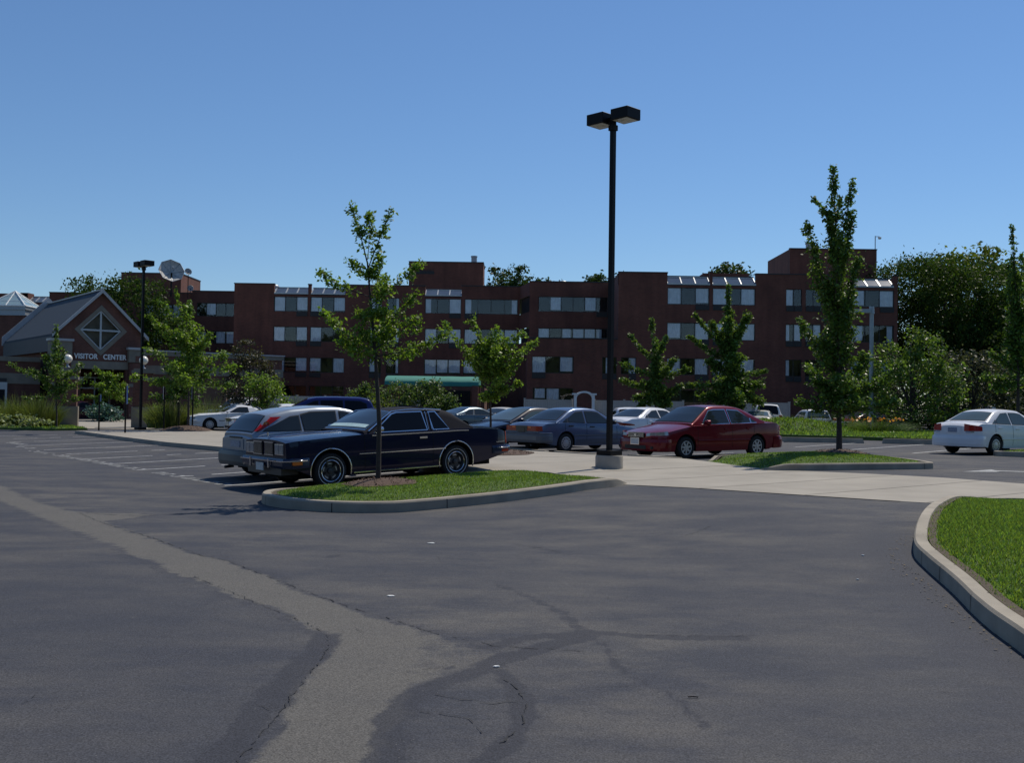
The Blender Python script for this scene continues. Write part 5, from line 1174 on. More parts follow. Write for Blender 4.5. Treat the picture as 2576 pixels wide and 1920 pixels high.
def sedan(L, W, H, fo, wbase, r=.305, nose=.66, hood=.93, deck=1.02, belt0=.90, bx=(.98,.15,-.35,-1.0,-1.72), rim='alloy', extra=None, fr=.62, rr=.72, hm='body', seal='rubber', wt=.58, trim='rubber', **kw):
    L2 = L/2; af = L2-fo; ar = af-wbase; a, b, c, d, e = bx
    pil = (a-b)
    S = dict(L=L, W=W, r=r, ra=r+.06, axles=(af, ar), rim=rim, hm=hm, seal=seal, trim=trim,
      top=[(L2,nose),(L2-.08,nose+.05),(L2-.5,nose+.16),(a+.15,hood),(a-.1,hood+.02),(e+.2,deck),(e-.1,deck),(-L2+.2,deck-.015),(-L2+.06,deck-.05),(-L2,deck-.14)],
      belt=[(L2,nose-.05),(L2-.35,nose+.06),(a+.1,hood-.05),(.2,belt0+.015),(e+.4,belt0+.06),(-L2+.3,deck-.06),(-L2,deck-.20)],
      plan=taper(L2, W/2, fr, rr, .30, .22), sill=[(L2,.26),(L2-.5,.20),(-L2+.7,.21),(-L2,.34)],
      roof=[(a+.05,hood-.0),(b,H-.075),(b-.25,H-.045),(c,H-.04),(c-.4,H-.055),(d,H-.12),(e,deck-.01)], cab=(W/2-.055, wt), ws=(a-.04,b+.03,.92), rw=(e+.08,d-.03,.84), crown=.045,
      extra=extra or sedan_extra()); H_ = H-.135; z0 = belt0+.05; m = (b+.02*0+d)/2-.02
    S['win'] = [[(a-.33,z0-.005),(b+.0,H_-.03),(b-.20,H_),(m+.07,H_+.005),(m+.06,z0+.01)],[(m-.03,z0+.01),(m-.03,H_+.005),(d+.22,H_-.02),(d-.13,z0+.15),(d-.13,z0+.03)],[(d-.18,z0+.03),(d-.18,z0+.14),(d-.34,z0+.05),(d-.36,z0+.035)]]
    S['doors'] = [(m, a-.12),(m-.86, m)]; S.update(kw); return S
S_RED = sedan(4.80,1.785,1.455,.98,2.715, bx=(1.12,.38,-.26,-.95,-1.65), extra=sedan_extra(frontplate='plate', mould='body', tail='redlamp', tl=(.74,.93,.40,.16)), rim='alloy', trim='chrome')
S_WHITE = sedan(4.44,1.715,1.44,.86,2.62, bx=(1.02,.18,-.36,-1.02,-1.62), deck=1.03, extra=sedan_extra(rearplate='plateblue', mould='body', tail='redlamp', tl=(.74,.97,.42,.30)), rim='cover', hd=.12)
# squared-off blue four door
def x_blue(t, wrap, bumper, endbox, sidestrip, mirror, col, L2, belt, yside, **k):
    bumper('front_bumper', 1, .28, .52, col, .07, .42); bumper('rear_bumper', -1, .30, .60, M['bluebump'], .08, .50); bumper('bumper_strip', -1, .575, .605, col, .088, .50)
    wrap('headlamp', 'headlamp', 1, .55, .66, .30, .25); wrap('tail_lamp', 'darkred', -1, .655, .80, .26, .13); 
    endbox('centre_panel', 'grille', -1, -.26, .26, .64, .80, .014); endbox('licence_plate', 'grille', -1, -.16, .16, .61, .76, .022); endbox('tail_panel', M['bluebump'], -1, -.78, .78, .605, .645, .004)
    for s in (1,-1): b = MB(); b.box(-L2-.024, -L2-.01, min(s*.30,s*.44), max(s*.30,s*.44), .74, .785); b.build('reverse_lamp', M['amber'], t)
    sidestrip('body_moulding', M['bluebump'], -.95, 1.0, .52, .02); sidestrip('lower_cladding', M['bluelow'], -.85, .98, .36, .10, .004); mirror(.66, 'rubber', None, (.12,.08,.06))
    b = MB(); b.tube([(-1.9,-.42,.24),(-2.28,-.42,.23)], .028, 8); b.build('exhaust', M['steel'], t)
M['bluebump'] = mat('grey_blue_bumper', (.10,.115,.14), .5, var=.08); M['bluelow'] = paint('blue_lower_paint', (.075,.095,.135), .3)
S_BLUE = sedan(4.56,1.695,1.36,.93,2.60, nose=.60, hood=.84, deck=.93, belt0=.84, bx=(.95,.16,-.35,-.98,-1.58), r=.295, rim='cover', fr=.86, rr=.88, extra=x_blue, wt=.60, hm='rubber', hd=.10)
S_DARK = sedan(4.75,1.80,1.36,.98,2.70, nose=.60, hood=.88, deck=.98, belt0=.87, bx=(.98,.05,-.40,-1.0,-1.70), extra=sedan_extra(frontplate=None, mould=None, hl=(.56,.70,.40,.55)), rim='alloy')
S_SLATE = sedan(4.85,1.82,1.36,1.0,2.75, nose=.62, hood=.90, deck=1.0, belt0=.90, bx=(.95,.05,-.35,-.95,-1.72), extra=sedan_extra(mould=None), rim='cover')
S_SLATE['win'] = [[(.60,.95),(.05,1.20),(-.15,1.23),(-.50,1.23),(-.60,.96)],[(-.72,.96),(-.58,1.22),(-.9,1.20),(-1.15,1.06),(-1.18,.97)]]; S_SLATE['doors'] = [(-.66,.8)]
# white two door with a long flat nose
def x_wcoupe(t, wrap, bumper, endbox, sidestrip, mirror, col, L2, **k):
    bumper('front_bumper', 1, .40, .56, col, .07, .5); bumper('rear_bumper', -1, .36, .56, col, .07, .5); bumper('bumper_strip', 1, .50, .525, 'rubber', .08, .45)
    wrap('headlamp', 'headlamp', 1, .58, .70, .42, .22); endbox('grille', 'grille', 1, -.40, .40, .58, .70, .02); wrap('tail_lamp', 'darkred', -1, .62, .78, .2, .1)
    b = MB(); b.box(L2-.3, L2+.02, -.62, .62, .28, .41); b.build('valance', M['plate'], t); mirror(.55, col, None, (.11,.08,.06)); sidestrip('body_moulding', 'rubber', -.95, .95, .50, .015)
S_WCOUPE = sedan(4.70,1.74,1.32,.95,2.55, nose=.70, hood=.90, deck=.95, belt0=.88, bx=(.72,.02,-.35,-.75,-1.35), extra=x_wcoupe, rim='cover', fr=.86, rr=.86)
S_WCOUPE['win'] = [[(.42,.94),(.0,1.16),(-.12,1.19),(-.50,1.19),(-.55,.94)]]; S_WCOUPE['doors'] = [(-.62,.6)]
S_WSED = sedan(4.95,1.86,1.40,1.0,2.78, nose=.66, hood=.92, deck=.98, belt0=.90, extra=sedan_extra(tail='darkred', tl=(.66,.80,.2,.45)), rim='cover')
# minivan, sport utility, pickup
def x_van(t, wrap, bumper, endbox, sidestrip, mirror, col, L2, **k):
    bumper('front_bumper', 1, .26, .60, col, .06, .45); bumper('rear_bumper', -1, .30, .62, col, .07, .4); wrap('headlamp', 'headlamp', 1, .66, .80, .4, .3); wrap('tail_lamp', 'darkred', -1, .80, 1.05, .66, .05)
    endbox('grille', 'grille', 1, -.35, .35, .64, .76, .02); endbox('licence_plate', 'plateblue', -1, -.16, .16, .78, .92, .02); mirror(1.15, col, None, (.12,.10,.09))
S_VAN = dict(L=4.9, W=1.92, r=.33, ra=.40, axles=(1.52,-1.35), rim='cover', crown=.05, hm='body', top=[(2.45,.80),(2.35,.86),(1.7,1.05),(1.4,1.10),(-2.3,1.10),(-2.45,1.0)], belt=[(2.45,.74),(1.9,.90),(1.4,1.0),(-2.2,1.06),(-2.45,.95)],
  plan=taper(2.45,.96,.66,.86,.3,.16), sill=[(2.45,.28),(1.9,.22),(-1.9,.24),(-2.45,.34)], roof=[(1.60,1.07),(.55,1.62),(.2,1.69),(-.6,1.71),(-1.7,1.69),(-2.1,1.62),(-2.2,1.56),(-2.42,1.05)], cab=(.90,.66), ws=(1.5,.60,.92), rw=(-2.38,-2.2,.82),
  win=[[(1.0,1.10),(.55,1.40),(.30,1.52),(.12,1.54),(.10,1.10)],[(-.0,1.10),(.0,1.55),(-.95,1.56),(-.98,1.10)],[(-1.08,1.11),(-1.06,1.56),(-1.75,1.53),(-2.0,1.42),(-2.05,1.12)]], doors=[(.05,1.15),(-1.0,.05)], extra=x_van)
S_SUV = dict(S_VAN); S_SUV.update(L=4.8, roof=[(1.15,1.07),(.55,1.60),(.3,1.68),(-.6,1.70),(-1.9,1.69),(-2.15,1.64),(-2.22,1.60),(-2.38,1.05)], ws=(1.05,.60,.92), win=[[(.85,1.12),(.5,1.50),(.0,1.53),(-.02,1.12)],[(-.12,1.12),(-.12,1.54),(-.95,1.54),(-1.0,1.12)],[(-1.1,1.12),(-1.08,1.54),(-2.0,1.52),(-2.08,1.12)]],
  top=[(2.4,.92),(2.3,.98),(1.2,1.08),(-2.3,1.10),(-2.4,1.0)], belt=[(2.4,.86),(1.2,1.02),(-2.2,1.06),(-2.4,.95)], plan=taper(2.4,.96,.75,.88,.25,.15), axles=(1.45,-1.35), sill=[(2.4,.32),(1.9,.27),(-1.9,.28),(-2.4,.38)])
def x_pick(t, wrap, bumper, endbox, mirror, col, L2, **k):
    bumper('front_bumper', 1, .40, .58, 'chrome', .07, .3); bumper('rear_bumper', -1, .42, .58, 'chrome', .09, .1); wrap('headlamp', 'headlamp', 1, .72, .88, .55, .1); wrap('tail_lamp', 'redlamp', -1, .68, .96, .78, .05)
    endbox('grille', 'grille', 1, -.5, .5, .70, .90, .02); mirror(.95, col, None, (.10,.10,.09)); b = MB(); b.box(-L2+.06,-.35,-.80,.80,1.0,1.035); b.build('cargo_bed', M['rubber'], t)
S_PICK = dict(L=5.2, W=1.95, r=.36, ra=.43, axles=(1.65,-1.55), rim='plain', crown=.05, top=[(2.6,.98),(2.5,1.02),(1.3,1.08),(-2.5,1.02),(-2.6,1.0)], belt=[(2.6,.93),(1.3,1.03),(-2.5,.99),(-2.6,.96)], plan=taper(2.6,.97,.88,.95,.2,.1), sill=[(2.6,.42),(1.9,.36),(-1.9,.40),(-2.6,.46)],
  roof=[(1.3,1.06),(.65,1.58),(.4,1.66),(-.1,1.68),(-.42,1.64),(-.52,1.04)], cab=(.90,.68), ws=(1.2,.68,.92), rw=(-.50,-.43,.86), win=[[(.95,1.10),(.58,1.48),(.40,1.54),(-.30,1.54),(-.32,1.10)]], doors=[(-.38,1.1)], extra=x_pick)

U = STALL
def car_uv(name, lab, cat, S, u, v, rot, col, **k): x, y = xy(u, v); return build_car(name, lab, cat, S, x, y, rot, PNT[col], **k)
car_uv('parked_coupe', 'navy blue two door coupe with vinyl roof and whitewall tyres beside the tree island', 'car', S_COUPE, 10.50, 17.50, U+math.pi, 'navy', glass='glass_dark')
car_uv('parked_hatchback', 'silver hatchback with tall red tail lamps, parked behind the navy coupe', 'car', S_HATCH, 10.55, 19.75, U, 'silver', glass='glass_mid')
build_car('parked_sedan', 'red four door sedan facing left, parked right of the tall lamp post', 'car', S_RED, 5.37, 29.15, R(34)+math.pi, PNT['red'], glass='glass_mid')
build_car('parked_sedan', 'steel blue boxy sedan seen from the rear, left of the tall lamp post', 'car', S_BLUE, 2.12, 32.37, U, PNT['blue'], glass='glass_mid')
build_car('parked_sedan', 'white sedan with red tail lamps parked alone at the right edge', 'car', S_WHITE, 15.85, 33.7, R(29.5), PNT['white'], glass='glass_light')
build_car('parked_sedan', 'midnight blue car facing left between the navy coupe and the blue sedan', 'car', S_DARK, .28, 34.53, U+math.pi, PNT['midnight'], glass='glass_light')
build_car('parked_coupe', 'slate blue coupe parked behind the navy coupe roof, under the young tree', 'car', S_SLATE, -1.9, 53.5, R(38), PNT['slate'], glass='glass_mid')
build_car('parked_minivan', 'dark blue minivan whose roof shows above the silver hatchback', 'van', S_VAN, -8.6, 46.5, R(192), PNT['royal'], glass='glass_dark')
build_car('parked_coupe', 'white flat nosed coupe farthest left, beside the left walk tree', 'car', S_WCOUPE, -14.4, 53.9, R(205), PNT['white'], glass='glass_mid')
build_car('parked_sedan', 'white sedan with dark grille half hidden by the silver hatchback', 'car', S_WSED, -10.9, 48.9, R(212), PNT['white'], glass='glass_mid')
build_car('parked_car', 'cherry red car showing only its roof behind the navy coupe', 'car', S_RED, -9.1, 62, R(15), PNT['cherry'], glass='glass_light')
build_car('parked_car', 'beige car roof behind the midnight blue car', 'car', S_DARK, -.3, 60, R(60), PNT['beige'], glass='glass_mid')
build_car('parked_wagon', 'white boxy wagon seen from behind, right of the tall lamp post', 'car', S_SUV, 6.0, 53.5, R(88), PNT['white'], glass='glass_mid', dz=-.33)
build_car('parked_sedan', 'white sedan seen from behind, above the red sedan bonnet', 'car', S_WSED, 5.85, 43.0, R(40), PNT['white'], glass='glass_mid')
build_car('parked_car', 'pale car partly hidden behind the red sedan tail', 'car', S_SLATE, 14.9, 62.0, R(70), PNT['beige'], glass='glass_light')
build_car('parked_suv', 'white tailgated sport utility vehicle behind the red sedan tail', 'car', S_SUV, 16.3, 66.5, R(80), PNT['white'], glass='glass_dark')
build_car('parked_pickup', 'white pickup truck cab behind the mown grass bank', 'truck', S_PICK, 18.9, 64.5, R(100), PNT['white'], glass='glass_light', dz=-.28)
build_car('parked_car', 'dark car in tree shade behind the orange lilies', 'car', S_SLATE, 23.0, 66, R(20), PNT['maroon'], glass='glass_mid')
build_car('parked_car', 'dark maroon car seen between the brick gate pillars', 'car', S_DARK, -29.4, 71.5, R(20), PNT['maroon'], glass='glass_dark')
build_car('parked_car', 'white car roof behind the purple leaved tree', 'car', S_WSED, -16.4, 64, R(25), PNT['white'], glass='glass_mid')
build_car('parked_van', 'white van front hidden behind the purple leaved tree', 'van', S_VAN, -18.6, 71, R(-95), PNT['white'], glass='glass_dark')

# ================================================================== TREES AND PLANTS
LM = {'pear': leafmat('pear_leaf', (.125,.212,.034), .45, .42), 'pear_dark': leafmat('dark_pear_leaf', (.085,.155,.03), .45, .36), 'maple': leafmat('maple_leaf', (.095,.165,.034), .4, .36), 'dark': leafmat('forest_leaf', (.034,.064,.016), .5, .25, .02, .08), 'locust': leafmat('locust_leaf', (.040,.076,.016), .35, .3, .02, .08), 'feather': leafmat('feathery_leaf', (.075,.13,.03), .4, .36),
      'plum': leafmat('plum_leaf', (.050,.052,.024), .5, .3, .03), 'grey': leafmat('grey_leaf', (.055,.065,.045), .45, .3, .02, .12), 'lime': leafmat('lime_leaf', (.10,.14,.026), .4, .35, .02, .1), 'reed': leafmat('reed_leaf', (.115,.15,.045), .5, .35), 'orange': leafmat('lily_flower', (.65,.30,.06), .3, .3), 'pale': leafmat('pale_leaf', (.22,.27,.15), .4, .3), 'blue': leafmat('spruce_needle', (.06,.13,.11), .4, .2)}
def leaf_mesh(name, P, size, m, parent, up=.35, aspect=.62, droop=0.):
    """every leaf is a folded four cornered blade of its own"""
    P = np.asarray(P); n = len(P); N = rng.normal(0, 1, (n,3)); N[:,2] = np.abs(N[:,2])+up; N /= np.linalg.norm(N, axis=1)[:,None]
    T = np.cross(N, rng.normal(0, 1, (n,3))); T[:,2] -= droop; T /= np.linalg.norm(T, axis=1)[:,None]; B = np.cross(N, T); B /= np.linalg.norm(B, axis=1)[:,None]
    s = (size*rng.uniform(.55, 1.3, n))[:,None]; V = np.empty((n,4,3)); V[:,0] = P-T*s*.5; V[:,1] = P+B*s*.5*aspect+N*s*.10; V[:,2] = P+T*s*.55; V[:,3] = P-B*s*.5*aspect+N*s*.10
    F = np.arange(4*n).reshape(n,4); o = npmesh(name, V.reshape(-1,3), F, m, False); o.parent = parent; return o
def limb_tree(name, lab, x, y, z, limbs, leaf, m, trunk, H, group=None, depth=.8, dens=1.0, lean=0., shift=(0,0), extra=.7, wood='bark'):
    """limbs: (start across, start height, tip across, tip height, clump radius, leaves); more limbs are grown towards and away from the viewer"""
    t = thing(name, lab, 'tree', (x,y,z), 0, group); P = []; tb = MB(); ca, sa = math.cos(shift[0]), math.sin(shift[0])
    z0 = min(l[1] for l in limbs); topl = max(limbs, key=lambda l: l[3])
    tr = [(0,0,-.15),(0,0,.05),(lean*.3,0,z0*.5),(limbs[0][0]*.6,0,z0),(topl[0],0,topl[1]),((topl[0]+topl[2])/2,.03,(topl[1]+topl[3])/2),(topl[2],0,topl[3]*.985)]
    tb.tube(tr, [trunk*1.4,trunk*1.1,trunk*.95,trunk*.75,trunk*.34,trunk*.16,.006], 10); tb.build('trunk', M[wood], t, True)
    br = MB(); L_ = []
    for a in limbs:
        dx = a[2]-a[0]; az = random.uniform(-.5,.5)*depth; L_.append((a[0], 0, a[1], a[2], abs(dx)*math.tan(az)+random.gauss(0,.10), a[3], a[4], int(a[5]*dens)))
        if random.random() < extra and a[3] < topl[3]*.92:
            s = random.choice((-1,1)); L_.append((a[0], 0, a[1]+random.uniform(-.1,.2), a[0]+dx*random.uniform(-.25,.35), s*abs(dx)*random.uniform(.6,1.05)*depth+s*.1, a[1]+(a[3]-a[1])*random.uniform(.75,1.05), a[4]*1.05, int(a[5]*dens*.7)))
    for x0, y0, z0_, x1, y1, z1, r, n in L_:
        A = Vector((x0,y0,z0_)); B = Vector((x1,y1,z1)); ln = (B-A).length; mid = A.lerp(B,.5)+Vector((random.gauss(0,.03),random.gauss(0,.03),-.08*ln if abs(x1-x0) > .4*ln else .02))
        rb = max(.007, trunk*.30*min(1, ln/1.2)); cv = [A.lerp(mid, k/3).lerp(mid.lerp(B, k/3), k/3) for k in range(4)]; br.tube(cv, [rb,rb*.8,rb*.5,.004], 5)
        nt_ = max(3, int(ln*5)); tw = []
        for k in range(nt_):
            f = random.uniform(.25,1); c = A.lerp(mid, f).lerp(mid.lerp(B, f), f); d = Vector((random.gauss(0,1),random.gauss(0,1),random.gauss(.35,.8))).normalized()*r*random.uniform(.6,1.5)*(1.15-.45*f); tw.append((c, c+d)); br.tube([c, c+d], [.006,.003], 3, cap=False)
        tw.append((A.lerp(B,.75), B))
        for k in range(n):
            if random.random() < .45:
                c, e = random.choice(tw); f = random.random()**.7; q = c.lerp(e, f*1.1); s = r*.24
            else:
                f = .18+.84*random.random()**.7; q = A.lerp(mid, f).lerp(mid.lerp(B, f), f); s = r*(.50-.24*f)
            P.append((q.x+random.gauss(0,s), q.y+random.gauss(0,s), q.z+random.gauss(0,s*.85)))
    br.build('branch', M[wood], t); leaf_mesh('crown', P, leaf, m, t)
    return t
def mass_tree(name, lab, x, y, z, blobs, n, leaf, m, trunk, group=None, clump=.6, cat='tree', core=True, per=26, wood='bark', parts=True, droop=0.):
    """blobs: (across, away, up, rx, ry, rz) ellipsoids filled with leafy clumps, sparse near the rim"""
    t = thing(name, lab, cat, (x,y,z), 0, group); vol = [b[3]*b[4]+b[3]*b[5]+b[4]*b[5] for b in blobs]; tot = sum(vol); P = []; br = MB(); C_ = []
    for b, v in zip(blobs, vol):
        for k in range(max(3, int(n/per*v/tot))):
            d = Vector((random.gauss(0,1),random.gauss(0,1),random.gauss(.1,1))).normalized(); f = random.uniform(.55,1.06)**.6; c = Vector((b[0]+d.x*b[3]*f, b[1]+d.y*b[4]*f, b[2]+d.z*b[5]*f)); C_.append(c)
            r = clump*random.uniform(.5,1.4)
            for _ in range(int(per*random.uniform(.6,1.4))):
                g = Vector((random.gauss(0,.5),random.gauss(0,.5),random.gauss(0,.36)))*r; P.append((c.x+g.x, c.y+g.y, c.z+g.z))
    if trunk:
        zt = min(b[2] for b in blobs); top = max(b[2] for b in blobs); tb = MB(); tb.tube([(0,0,-.3),(0,0,.3),(.05,0,zt*.6),(0,0,top)], [trunk*1.4,trunk,trunk*.8,trunk*.3], 9); tb.build('trunk', M[wood], t, True)
        for c in C_[::max(1, len(C_)//40)]: br.tube([(0,0,max(.4,min(c.z*.6, zt))), (c.x*.5,c.y*.5,c.z*.75), tuple(c)], [trunk*.35,trunk*.2,.01], 5)
        br.build('branch', M[wood], t)
    leaf_mesh('crown', P, leaf, m, t, droop=droop); return t
def reeds(name, lab, x, y, w, d, h, n, m, cat='grass clump', wd=.018, flower=None):
    z = fgz(x, y); t = thing(name, lab, cat, (x,y,z)); k = 5; V = []; F = []
    for i in range(n):
        a = random.uniform(0,6.28); r = math.sqrt(random.random()); bx, by = r*w*.55*math.cos(a), r*d*.55*math.sin(a); hh = h*random.uniform(.6,1.1)*(1-.25*r); ox = bx*.8+random.gauss(0,.18); oy = by*.8+random.gauss(0,.18); o = len(V); px, py = -math.sin(a+1)*wd, math.cos(a+1)*wd
        for j in range(k):
            f = j/(k-1); X = bx+ox*f**1.8; Y = by+oy*f**1.8; Z = .08+hh*(f-.32*f**3*abs(ox+oy)); q = (1-f*.85); V += [(X-px*q,Y-py*q,Z),(X+px*q,Y+py*q,Z)]
        F += [(o+2*j,o+2*j+1,o+2*j+3,o+2*j+2) for j in range(k-1)]
    q = npmesh('foliage', np.array(V), np.array(F), m, False); q.parent = t
    if flower:
        P = [(random.uniform(-w*.5,w*.5), random.uniform(-d*.5,d*.3), h*random.uniform(.75,1.0)) for _ in range(flower[1])]; leaf_mesh('blossoms', P, flower[2], flower[0], t, up=.1, aspect=.9)
    return t
def mulch(x, y, r, h, z, label_=None):
    b = MB(); n = 40; rows = []
    for k in range(6):
        s = k/5; rows.append([(x+r*(1-s)*math.cos(a)*(1+.07*math.sin(5*a+x)), y+r*(1-s)*math.sin(a)*(1+.07*math.cos(3*a)), z(x+r*(1-s)*math.cos(a), y+r*(1-s)*math.sin(a))+h*(1-(1-s)**2)+.012) for a in [2*math.pi*i/n for i in range(n)]])
    for r0, r1 in zip(rows[:-1], rows[1:]): b.strip(r0, r1, closed=True)
    o = b.build('mulch_bed', M['mulch'], None, True); struct(o)
    P = []
    for _ in range(int(500*r*r)):
        a = random.uniform(0,6.28); f = math.sqrt(random.random()); X, Y = x+r*f*math.cos(a), y+r*f*math.sin(a); P.append((X, Y, z(X,Y)+h*(1-f*f)+.025))
    q = leaf_mesh('mulch_chips', P, .05, M['mulch'], None, up=.8, aspect=.4); struct(q, 'stuff')
gw = lambda x, y: fgz(x, y)+float(lift(*uv(x, y)))
T1= [(-0.12,2.10,-1.02,2.80,0.20,190),(-0.12,2.13,-0.66,2.27,0.22,150),(-0.14,1.96,-0.45,2.13,0.18,60),(-0.09,2.05,1.05,2.42,0.17,200),(-0.11,2.08,0.50,2.14,0.18,120),(-0.12,2.16,0.61,2.71,0.24,200),(-0.14,2.43,0.59,3.12,0.20,170),(-0.16,2.55,-0.37,2.78,0.20,120),(-0.18,2.90,0.59,3.61,0.17,190),(-0.20,3.05,-1.06,3.45,0.16,170),(-0.21,3.26,0.00,3.76,0.17,110),(-0.23,3.37,-0.54,3.64,0.18,110),(-0.24,3.49,0.15,4.50,0.13,150),(-0.24,3.61,-0.50,4.55,0.13,130),(-0.24,3.67,-0.24,4.41,0.15,130),(-0.18,2.84,0.07,3.20,0.22,140),(-0.13,2.25,0.11,2.49,0.26,160),(-0.12,2.19,-0.34,2.49,0.24,140),(-0.23,3.34,-0.11,3.49,0.20,110),(-0.15,2.67,0.07,2.79,0.22,120)]
T3= [(-0.02,1.06,-1.21,1.32,0.25,170),(-0.02,1.06,1.40,1.35,0.25,190),(-0.02,1.21,1.64,2.33,0.26,300),(-0.02,1.41,1.24,1.93,0.30,240),(-0.02,1.56,0.64,2.56,0.33,340),(-0.03,1.86,-1.07,3.51,0.24,260),(-0.03,2.06,-0.52,3.00,0.36,340),(-0.04,2.55,-0.34,4.54,0.36,420),(-0.17,3.55,-0.93,6.03,0.22,340),(-0.04,2.80,0.55,5.25,0.26,360),(-0.05,3.55,-0.59,4.84,0.32,330),(-0.06,4.25,-0.34,6.38,0.22,260),(-0.06,4.25,0.33,6.39,0.24,300),(-0.05,5.04,0.37,7.22,0.18,230),(-0.07,5.24,-0.23,7.61,0.20,300),(-0.11,5.94,-0.62,6.80,0.14,100),(-0.07,5.04,-0.31,6.09,0.17,120),(-0.02,1.41,-0.60,1.90,0.30,240),(-0.03,1.81,0.33,3.31,0.35,340),(-0.03,2.31,0.02,4.05,0.35,300),(-0.02,1.06,-0.25,1.56,0.40,260),(-0.02,1.06,0.35,1.51,0.40,260),(-0.06,4.55,0.19,5.64,0.25,240),(-0.04,3.05,0.41,4.25,0.30,260)]
T2= [(-0.03,1.94,-1.32,3.42,0.18,260),(-0.03,2.05,-0.54,3.56,0.16,200),(-0.03,2.22,0.12,3.27,0.25,240),(-0.03,2.05,0.80,3.24,0.22,220),(-0.03,1.94,1.18,2.93,0.18,230),(-0.03,1.88,0.81,2.60,0.28,260),(-0.02,1.78,-0.68,2.68,0.25,240),(-0.03,1.88,-0.41,2.89,0.30,280),(-0.02,1.71,-0.47,2.35,0.28,240),(-0.02,1.54,0.79,1.82,0.17,160),(-0.02,1.57,0.38,1.65,0.25,160),(-0.02,1.44,-0.26,1.43,0.20,130),(-0.02,1.67,0.48,2.22,0.33,300),(-0.03,2.05,-0.14,2.96,0.30,260),(-0.03,2.05,0.37,2.97,0.33,300),(-0.02,1.40,0.18,1.41,0.20,90),(-0.03,1.88,0.14,2.35,0.35,260)]
TL= [(-0.02,3.25,-0.67,6.38,0.20,320),(-0.03,3.53,-0.00,5.90,0.20,280),(-0.10,4.40,-1.33,5.82,0.22,220),(-0.03,3.53,-1.95,5.18,0.30,360),(-0.02,3.25,-1.25,4.61,0.35,320),(-0.02,2.78,-1.99,3.62,0.35,380),(-0.02,3.25,1.06,4.36,0.30,300),(-0.02,2.90,1.59,3.44,0.40,420),(-0.01,2.55,2.12,2.87,0.35,320),(-0.01,2.21,-2.60,2.34,0.30,240),(-0.01,2.15,-1.50,2.07,0.40,300),(-0.01,2.38,1.96,1.95,0.40,320),(-0.01,2.67,0.49,3.83,0.50,420),(-0.01,2.38,0.79,2.56,0.50,380),(-0.01,2.38,-0.77,2.95,0.50,380),(-0.09,3.82,-0.67,4.39,0.35,260),(-0.02,3.25,0.13,4.40,0.40,280)]
TL0= [(-0.08,1.89,-0.07,4.98,0.20,320),(-0.09,2.19,-0.18,4.31,0.30,240),(-0.09,2.19,-2.52,3.13,0.22,280),(-0.08,2.01,-1.06,2.78,0.35,300),(-0.09,2.19,1.05,3.12,0.30,320),(-0.08,1.59,1.54,2.58,0.22,260),(-0.07,1.28,1.07,1.48,0.22,220),(-0.08,1.59,-1.83,1.44,0.20,150),(-0.08,1.59,-0.57,2.19,0.40,340),(-0.08,1.41,0.34,2.20,0.40,320),(-0.09,2.49,-0.59,3.52,0.35,300),(-0.09,2.49,0.32,3.71,0.30,260)]
TR= [(0.13,0.81,-0.22,5.24,0.25,260),(0.04,2.66,-1.47,4.34,0.20,200),(0.04,2.66,0.60,4.22,0.25,220),(0.12,1.92,-2.11,2.63,0.30,260),(0.12,1.92,2.11,2.39,0.28,280),(0.12,1.55,1.06,2.97,0.35,300),(0.13,1.18,-2.02,1.67,0.35,260),(0.13,0.81,1.53,1.35,0.40,300),(0.13,0.81,-1.04,0.65,0.40,280),(0.13,0.81,0.66,0.45,0.40,260),(0.13,1.18,-0.04,3.03,0.45,340),(0.13,0.81,-0.32,1.54,0.45,300)]
TR2= [(0.07,0.87,-0.02,7.40,0.25,420),(0.03,4.25,0.00,6.05,0.35,300),(-0.04,3.50,-2.13,5.57,0.22,260),(-0.03,2.75,-2.45,4.29,0.25,280),(0.03,3.88,1.21,5.69,0.35,380),(0.04,3.50,0.92,4.86,0.45,380),(0.04,3.12,-0.96,5.14,0.40,340),(0.06,2.00,2.38,2.33,0.28,320),(0.06,1.62,1.87,1.42,0.50,420),(0.07,1.25,1.96,0.37,0.50,420),(0.06,2.00,-1.23,2.88,0.45,360),(0.06,1.62,-2.63,1.36,0.35,320),(0.07,1.25,-1.50,0.63,0.50,420),(0.06,2.00,0.72,3.13,0.55,460),(0.07,1.25,0.36,1.63,0.60,500),(0.07,0.87,1.13,0.89,0.60,460),(0.05,2.75,-0.42,3.87,0.50,400),(0.07,0.87,-0.59,0.34,0.50,360),(0.07,0.87,0.84,0.13,0.50,360)]
TE= [(0.01,3.60,-0.22,8.61,0.18,420),(-0.00,4.11,0.11,7.44,0.25,260),(-0.00,4.11,-0.45,7.02,0.20,200),(0.01,3.08,-0.54,6.05,0.35,340),(0.02,2.57,-0.46,4.20,0.40,380),(0.02,2.32,-1.42,3.17,0.30,300),(0.03,2.06,-1.36,2.14,0.30,260),(0.03,1.80,-0.89,1.79,0.40,300),(0.01,3.60,0.29,5.14,0.45,420),(0.03,2.06,0.63,3.09,0.45,420),(0.03,1.80,1.15,2.08,0.50,360),(0.01,3.08,-0.12,5.13,0.40,380),(0.02,2.57,-0.15,3.59,0.50,420)]

